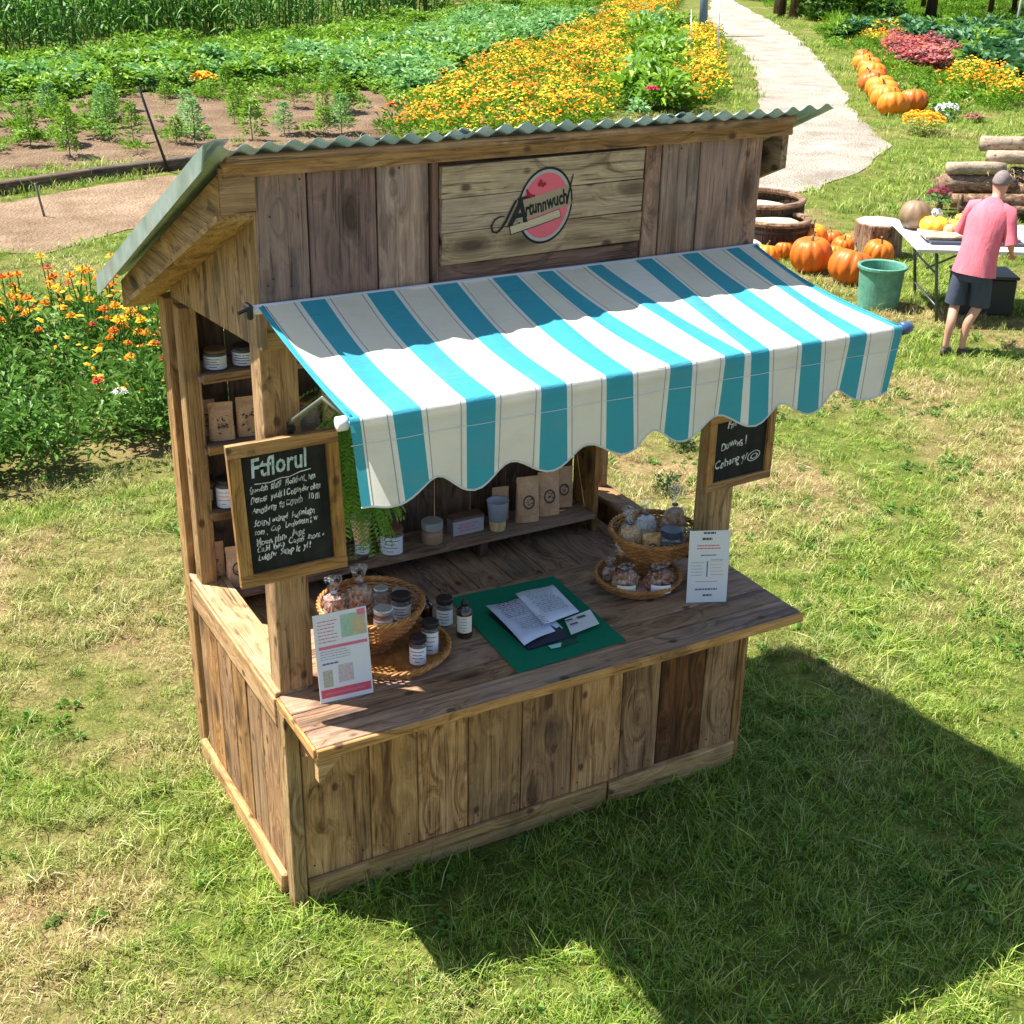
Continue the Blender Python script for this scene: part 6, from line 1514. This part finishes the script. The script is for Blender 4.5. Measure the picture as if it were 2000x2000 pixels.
# slab tray
def slab(label, u0, u1, v0, v1, z, mat, name, cat, th=.02):
    mb = MB(); mb.box(T3((u0 + u1) / 2, (v0 + v1) / 2, z + th / 2), (u1 - u0, v1 - v0, th), TM, ch=.005); c = T3((u0 + u1) / 2, (v0 + v1) / 2, z); return tag(part(mb, name, mat, origin=tuple(c)), label, cat)
slab('dark tray underneath the wooden slab on the table', .16, 1.05, .14, .50, zt + .0005, plain('dark_grey_tray', (.06, .065, .08), .5), 'tray', 'tray', .03)
slab('pale live-edge wooden slab lying on the dark tray', .12, 1.02, .20, .56, zt + .034, W('palelog', 'X'), 'wooden_slab', 'board', .028)
slab('dark tray on the table right of the person', 1.35, 2.15, .10, .48, zt + .0005, plain('dark_grey_tray_two', (.07, .075, .09), .5), 'tray', 'tray', .035)
for i, (u, v, l) in enumerate(((1.40, .58, 'pale cut slice on the table just right of the person'), (1.55, .50, 'cream coloured slab piece on the right table tray'), (1.72, .60, 'pinkish slice at the far edge of the right tray'))):
    slab(l, u - .08, u + .08, v - .06, v + .06, zt + .04 + .01 * i, M_croissant if i != 2 else M_pinkb, 'squash_slice', 'food', .03)
BK = empty('dark_crate', T3(1.95, .78, zt), 'dark blue crate at the right end of the table', 'crate')
mb = MB()
for (du, dv, a, b) in ((0, -.13, .30, .012), (0, .13, .30, .012), (-.144, 0, .012, .25), (.144, 0, .012, .25)): mb.box(T3(1.95 + du, .78 + dv, zt + .10), (a, b, .20), TM)
part(mb, 'sides', plain('navy_crate', (.03, .04, .09), .5), BK)
mb = MB(); mb.box(T3(1.95, .78, zt + .01), (.27, .24, .015), TM); part(mb, 'floor', M_black, BK)
# dark box and bag beneath the table
UB = empty('storage_box', T3(.85, .55, 0), 'black storage box in the shade under the table', 'box')
mb = MB(); mb.box(T3(.85, .60, .19), (.55, .42, .36), TM, ch=.015); part(mb, 'body', plain('black_box', (.02, .022, .022), .5), UB)
mb = MB(); mb.box(T3(.85, .60, .385), (.58, .45, .03), TM, ch=.008); part(mb, 'lid', plain('black_lid', (.035, .035, .04), .4), UB)

# ---- far trees, shrubs
M_trunk = W('barkdark', 'Z')
def tree(label, x, y, h, cr, seed, trunk_r=.12, crown0=1.4, n=900, name='tree', mat=None, cat='tree', ls=.22):
    Q = empty(name, (x, y, 0), label, cat); rn = random.Random(seed)
    mb = MB(); tip = Vector((rn.uniform(-.2, .2), rn.uniform(-.2, .2), h * .8)); mb.tube([(0, 0, 0), (rn.uniform(-.1, .1), 0, h * .4), tip], [trunk_r, trunk_r * .75, trunk_r * .3], 8)
    for k in range(6):
        a = rn.uniform(0, 2 * PI); z = h * rn.uniform(.35, .7); mb.tube([(0, 0, z), (math.cos(a) * cr * .5, math.sin(a) * cr * .5, z + h * .12), (math.cos(a) * cr * .85, math.sin(a) * cr * .85, z + h * .2)], [trunk_r * .4, trunk_r * .25, .01], 5)
    o = link('trunk', mb.mesh('trunk', M_trunk, True), Q); o.location = (0, 0, 0)
    mb = MB(); cl = [(rn.uniform(-.7, .7) * cr, rn.uniform(-.7, .7) * cr, rn.uniform(crown0, h), rn.uniform(.3, .55) * cr) for _ in range(16)]
    for k in range(n):
        cx, cy_, cz, r = rn.choice(cl); a, b = rn.uniform(0, 2 * PI), math.acos(rn.uniform(-1, 1)); q = r * rn.random() ** .4
        p = Vector((cx + q * math.sin(b) * math.cos(a), cy_ + q * math.sin(b) * math.sin(a), max(.05, cz + q * math.cos(b)))); leafquad(mb, p, Vector((rn.gauss(0, 1), rn.gauss(0, 1), rn.gauss(-.2, .6))), Vector((rn.gauss(0, .5), rn.gauss(0, .5), 1)), ls * rn.uniform(.6, 1.3), ls * .6)
    me = mb.mesh('crown', mat or M_bush); tintmesh(me, seed, 4); o = link('crown', me, Q); o.location = (0, 0, 0); return Q
tree('dark leafy shrub left of the yellow-green one at the top edge', 32.6, 34.6, 3.0, 1.3, 600, crown0=.25, n=1900, name='shrub', cat='shrub')
tree('bright yellow-green shrub between two dark ones at the top edge', 33.2, 33.3, 3.0, .75, 601, crown0=.2, n=1200, name='shrub', cat='shrub', mat=M_crop)
tree('dark leafy shrub right of the yellow-green one', 34.0, 32.6, 3.1, 1.1, 602, crown0=.3, n=1700, name='shrub', cat='shrub')
tree('small dark shrub leaning over the far lawn edge', 31.6, 35.6, 2.6, .8, 603, crown0=.9, n=900, name='shrub', cat='shrub')
tree('thick dark tree trunk at the top edge right of the shrubs', 35.1, 31.9, 6.5, 2.2, 604, trunk_r=.20, crown0=3.4, n=1500)
for i, (x, y, l) in enumerate(((39.6, 33.4, 'slim tree, left of the far group at the top right'), (40.6, 33.2, 'slim tree in the middle of the far group at the top right'), (41.8, 33.6, 'slim tree, right of the far group at the top right'), (38.2, 35.4, 'slim tree behind the others at the top right'))):
    tree(l, x, y, 6.5, 1.8, 610 + i, trunk_r=.10, crown0=3.2, n=900)
M_terr = plain('terracotta', (.42, .17, .10), .8, var=.3, scale=12)
for i, (x, y, l) in enumerate(((32.75, 37.1, 'left one of two dark trunks at the top edge beyond the track'), (32.4, 35.8, 'right one of two dark trunks at the top edge beyond the track'))):
    Q = empty('tree', (x, y, 0), l, 'tree'); mb = MB(); mb.tube([(0, 0, 0), (.05, 0, 1.6), (.1, 0, 4.0)], [.24, .17, .12], 9); o = link('trunk', mb.mesh('trunk', W('bark', 'Z'), True), Q); o.location = (0, 0, 0)
    me = clump('crown', 500, 1.2, 2.4, .2, .12, M_bush, 620 + i); o = link('crown', me, Q); o.location = (.1, 0, 3.1)
for i in range(5):
    x, y = 32.85 + i * .13, 36.2 - i * .22; Q = empty('flower_pot', (x, y, 0), ['leftmost', 'second from left', 'middle', 'second from right', 'rightmost'][i] + ' terracotta pot in the row behind the far trunks', 'pot')
    mb = MB(); mb.lathe([(.12, 0), (.19, .33), (.21, .34), (.21, .40), (.17, .40), (.10, .08)], 16); o = link('pot', mb.mesh('pot', M_terr), Q); o.location = (0, 0, 0)

# ------------------------------------------------------------------ person at the table
def skinbody(verts, edges, radii, mat, sub=2):
    me = bpy.data.meshes.new('body'); me.from_pydata(verts, edges, []); o = bpy.data.objects.new('body', me); COL.objects.link(o)
    sk = o.modifiers.new('skin', 'SKIN'); sk.use_smooth_shade = True; sk.branch_smoothing = .6
    for v, r in zip(me.skin_vertices[0].data, radii): v.radius = r
    me.skin_vertices[0].data[0].use_root = True
    s2 = o.modifiers.new('sub', 'SUBSURF'); s2.levels = sub; s2.render_levels = sub
    dg = bpy.context.evaluated_depsgraph_get(); dg.update(); ev = o.evaluated_get(dg); m2 = bpy.data.meshes.new_from_object(ev)
    bpy.data.objects.remove(o); m2.materials.clear(); m2.materials.append(mat); m2.polygons.foreach_set('use_smooth', [True] * len(m2.polygons)); m2.name = 'body'
    return m2
def skinmat():
    g = NG('sunlit_skin'); n = g.noise(g.obj(), 20, 3); return g.bsdf(g.mix(n, (0.48, 0.23, 0.15), (0.62, 0.34, 0.24)), .5, spec=.35)  # skin tone mottled by noise
M_skin = skinmat()
PR = empty('person', (7.80, 4.12, 0), 'person in pink shirt and dark shorts bending over the folding table, seen from behind', 'person', rz=R(-64))
PR.rotation_euler = (R(-1.0), R(3.0), R(-64)); PR.scale = (0.86, 0.90, 0.94)
# local frame: +y is where the person faces, +x their right
V = []; E = []; RR = []
def vv(p, r, parent=None):
    V.append(p); RR.append(r if isinstance(r, tuple) else (r, r)); i = len(V) - 1
    if parent is not None: E.append((parent, i))
    return i
pel = vv((0, .14, .90), (.135, .10))
ab = vv((0, .17, 1.04), (.130, .095), pel); ch = vv((0, .22, 1.22), (.150, .105), ab); sh = vv((0, .27, 1.38), (.115, .085), ch); nk = vv((0, .315, 1.445), (.062, .062), sh); nk2 = vv((.012, .35, 1.48), (.058, .060), nk)
hd = vv((.0, .385, 1.545), (.080, .092), nk2); hd2 = vv((0, .405, 1.61), (.086, .100), hd); hd3 = vv((0, .41, 1.665), (.055, .065), hd2)
for s_, hx, hy, ax, ay, fx_, fy in ((-1, -.11, .12, -.07, -.04, -.10, -.07), (1, .11, .14, .07, .06, .10, -.02)):
    h1 = vv((hx * .9, hy, .84), .092, pel); kn = vv((hx, (hy + ay) / 2 + .06, .47), (.056, .058), h1); cf = vv((ax * .98, ay + .0, .32), (.050, .052), kn); an = vv((ax, ay - .02, .085), (.030, .034), cf)
    he = vv((ax, ay - .035, .045), (.030, .03), an); ft = vv((ax * 1.05, ay + .09, .03), (.034, .022), an); vv((ax * 1.08, ay + .155, .025), (.028, .016), ft)
def arm(s_, el, wr, fin):
    s0 = vv((s_ * .165, .27, 1.365), .058, sh); e1 = vv(el, (.039, .041), s0); e2 = vv(tuple(a * .45 + b * .55 for a, b in zip(el, wr)), (.034, .036), e1); w1 = vv(wr, (.023, .027), e2)
    d = (Vector(wr) - Vector(el)).normalized(); pm = vv(tuple(Vector(wr) + d * .055), (.033, .018), w1)
    sd2 = d.cross(Vector((0, 0, 1))).normalized()
    for k in range(4):
        b0 = Vector(wr) + d * .092 + sd2 * (.027 * (k - 1.5) / 1.5); L = (.030, .036, .034, .026)[k]
        f0 = vv(tuple(b0), .0095, pm); f1 = vv(tuple(b0 + d * L + Vector((0, 0, -.008))), .0085, f0); vv(tuple(b0 + d * (L * 1.5) + Vector((0, 0, -.028))), .007, f1)
    t0 = Vector(wr) + d * .03 + sd2 * (-.034 * s_); t1 = vv(tuple(t0), .011, w1); vv(tuple(t0 + d * .035 + sd2 * (-.014 * s_) + Vector((0, 0, -.01))), .009, t1)
arm(-1, (-.27, .34, 1.12), (-.20, .56, 1.00), 0); arm(1, (.275, .22, 1.10), (.255, .42, .98), 0)
me = skinbody(V, E, RR, M_skin); o = link('body', me, PR); o.location = (0, 0, 0)
# face: nose, ears, eyes
mb = MB(); mb.loft([((0, .475, 1.615), .012, .012, None), ((0, .505, 1.590), .016, .018, None), ((0, .49, 1.575), .012, .010, None)], 8); o = link('nose', mb.mesh('nose', M_skin, True), PR); o.location = (0, 0, 0)
for s_ in (-1, 1):
    mb = MB(); mb.lathe([(.002, -.006), (.02, -.004), (.026, 0), (.02, .006), (.004, .004)], 12, (s_ * .078, .395, 1.595), sy=.65, rot=Matrix.Rotation(s_ * PI / 2, 3, 'Y')); o = link('ear', mb.mesh('ear', M_skin, True), PR); o.location = (0, 0, 0)
    mb = MB(); mb.lathe([(.003, -.006), (.009, -.003), (.009, .003), (.003, .006)], 10, (s_ * .028, .478, 1.612), rot=Matrix.Rotation(PI / 2, 3, 'X')); o = link('eye', mb.mesh('eye', M_black, True), PR); o.location = (0, 0, 0)
mb = MB(); mb.box((0, .482, 1.548), (.045, .006, .008), ch=.002); o = link('mouth', mb.mesh('mouth', M_pinkb, True), PR); o.location = (0, 0, 0)
# cap of short grey hair (close to the skull)
mb = MB(); rg = []
for k in range(9):
    t = k / 8; a = t * PI * .52; rg.append(((0, .398 - .012 * t, 1.605 + .100 * math.sin(a)), .087 * math.cos(a) + .002, .103 * math.cos(a) + .002, Matrix.Rotation(R(14), 3, 'X')))
mb.loft(rg, 22, cap=True); o = link('hair', mb.mesh('hair', plain('cropped_grey_hair', (.20, .16, .155), .9, var=.45, scale=60, bump=.5), True), PR); o.location = (0, 0, 0)
# shirt
def clothpink(name, a, b):
    g = NG(name); co = g.obj(); n = g.noise(g.vmath('MULTIPLY', co, (9, 9, 3)), 1.0, 4, .6, .8); return g.bsdf(g.mix(n, a, b), .85, normal=g.bump(n, .6, .018), transl=.1, spec=.1)
M_shirt = clothpink('pink_cotton', (.70, .12, .17), (.84, .27, .32)); M_short = clothpink('dark_denim', (.035, .042, .062), (.10, .115, .16))
rx = Matrix.Rotation(R(-16), 3, 'X')
def ring(y, z, a, b, tl=-16): return ((0, y, z), a, b, Matrix.Rotation(R(tl), 3, 'X'))
mb = MB(); rn = random.Random(4)
rs = [ring(.115, .775, .225, .165, -6), ring(.12, .80, .222, .165, -6), ring(.135, .90, .205, .152, -8), ring(.165, 1.02, .192, .142, -12), ring(.20, 1.14, .200, .142, -14), ring(.235, 1.26, .212, .142, -16), ring(.262, 1.345, .205, .125, -18), ring(.28, 1.395, .165, .105, -20), ring(.295, 1.43, .105, .080, -24), ring(.31, 1.455, .070, .066, -26)]
n = 40; b0 = 0; vs = []
for j, (c, a, b, M) in enumerate(rs):
    for k in range(n):
        an = 2 * PI * k / n; fold = (1 + .035 * math.sin(an * 5 + j * .8) * (1 - j / 10) + .02 * math.sin(an * 11 + j * 1.7) * (1 - j / 10)); q = M @ Vector((a * fold * math.cos(an), b * fold * math.sin(an), 0)); vs.append(Vector(c) + q)
mb.add(vs, [(j * n + k, j * n + (k + 1) % n, (j + 1) * n + (k + 1) % n, (j + 1) * n + k) for j in range(len(rs) - 1) for k in range(n)])
for s_, el, wr in ((-1, (-.27, .34, 1.12), (-.20, .56, 1.00)), (1, (.275, .22, 1.10), (.255, .42, .98))):
    a0 = Vector((s_ * .10, .27, 1.37)); a1 = Vector((s_ * .185, .272, 1.352)); e = Vector(el); pts = [a0, a1, a1.lerp(e, .35), a1.lerp(e, .7), a1.lerp(e, 1.0) + (e - a1).normalized() * .02]
    mb.tube(pts, [.075, .078, .072, .068, .072], 18, cap=False)
o = link('shirt', mb.mesh('shirt', M_shirt, True), PR); o.location = (0, 0, 0)
# shorts
mb = MB(); rs = [((0, .14, .94), .175, .135, None), ((0, .135, .86), .188, .148, None), ((0, .13, .78), .198, .152, None), ((0, .125, .72), .20, .145, None)]
vs = []; n = 32
for (c, a, b, M) in rs:
    for k in range(n): an = 2 * PI * k / n; vs.append(Vector((a * math.cos(an), c[1] + b * math.sin(an), c[2])))
mb.add(vs, [(j * n + k, j * n + (k + 1) % n, (j + 1) * n + (k + 1) % n, (j + 1) * n + k) for j in range(3) for k in range(n)])
for s_, hy, ky in ((-1, .12, .10), (1, .14, .18)):
    rg = [((s_ * .085, .13, .79), .105, .130, None), ((s_ * .10, (hy + .13) / 2, .70), .108, .122, None), ((s_ * .108, (hy + ky) / 2, .60), .106, .115, None), ((s_ * .112, ky + .01, .475), .108, .112, None)]
    mb.loft(rg, 22, cap=False)
o = link('shorts', mb.mesh('shorts', M_short, True), PR); o.location = (0, 0, 0)
for s_, ax, ay in ((-1, -.07, -.04), (1, .07, .06)):
    mb = MB(); mb.loft([((ax, ay + .045, .0), .040, .125, None), ((ax, ay + .045, .018), .046, .135, None), ((ax, ay + .035, .045), .043, .120, None), ((ax, ay + .0, .068), .034, .065, None)], 18); o = link('shoe', mb.mesh('shoe', plain('dark_shoe', (.045, .035, .03), .6), True), PR); o.location = (0, 0, 0)

M_darkbush = leafmat('dark_bush_leaf', (0.01, 0.03, 0.01), (0.025, 0.07, 0.02), transl=0.1)
# two small dark bushes on the lawn seen through the stall's open side
for i, (x, y, r, l) in enumerate(((4.27, 3.34, .13, 'tiny dark bush on the lawn just below the valance hem'), (3.70, 2.73, .13, 'tiny dark bush on the lawn behind the tall cookie bag'))):
    Q = empty('bush', (x, y, 0), l, 'bush'); me = clump('foliage', 260, r * .8, r * 1.1, .03, .014, M_darkbush, 700 + i, zc=.1, up=1.2); o = link('foliage', me, Q); o.location = (0, 0, 0)
    mb = MB(); mb.tube([(0, 0, 0), (0, 0, r)], .008, 5); o = link('stem', mb.mesh('stem', M_stem), Q); o.location = (0, 0, 0)
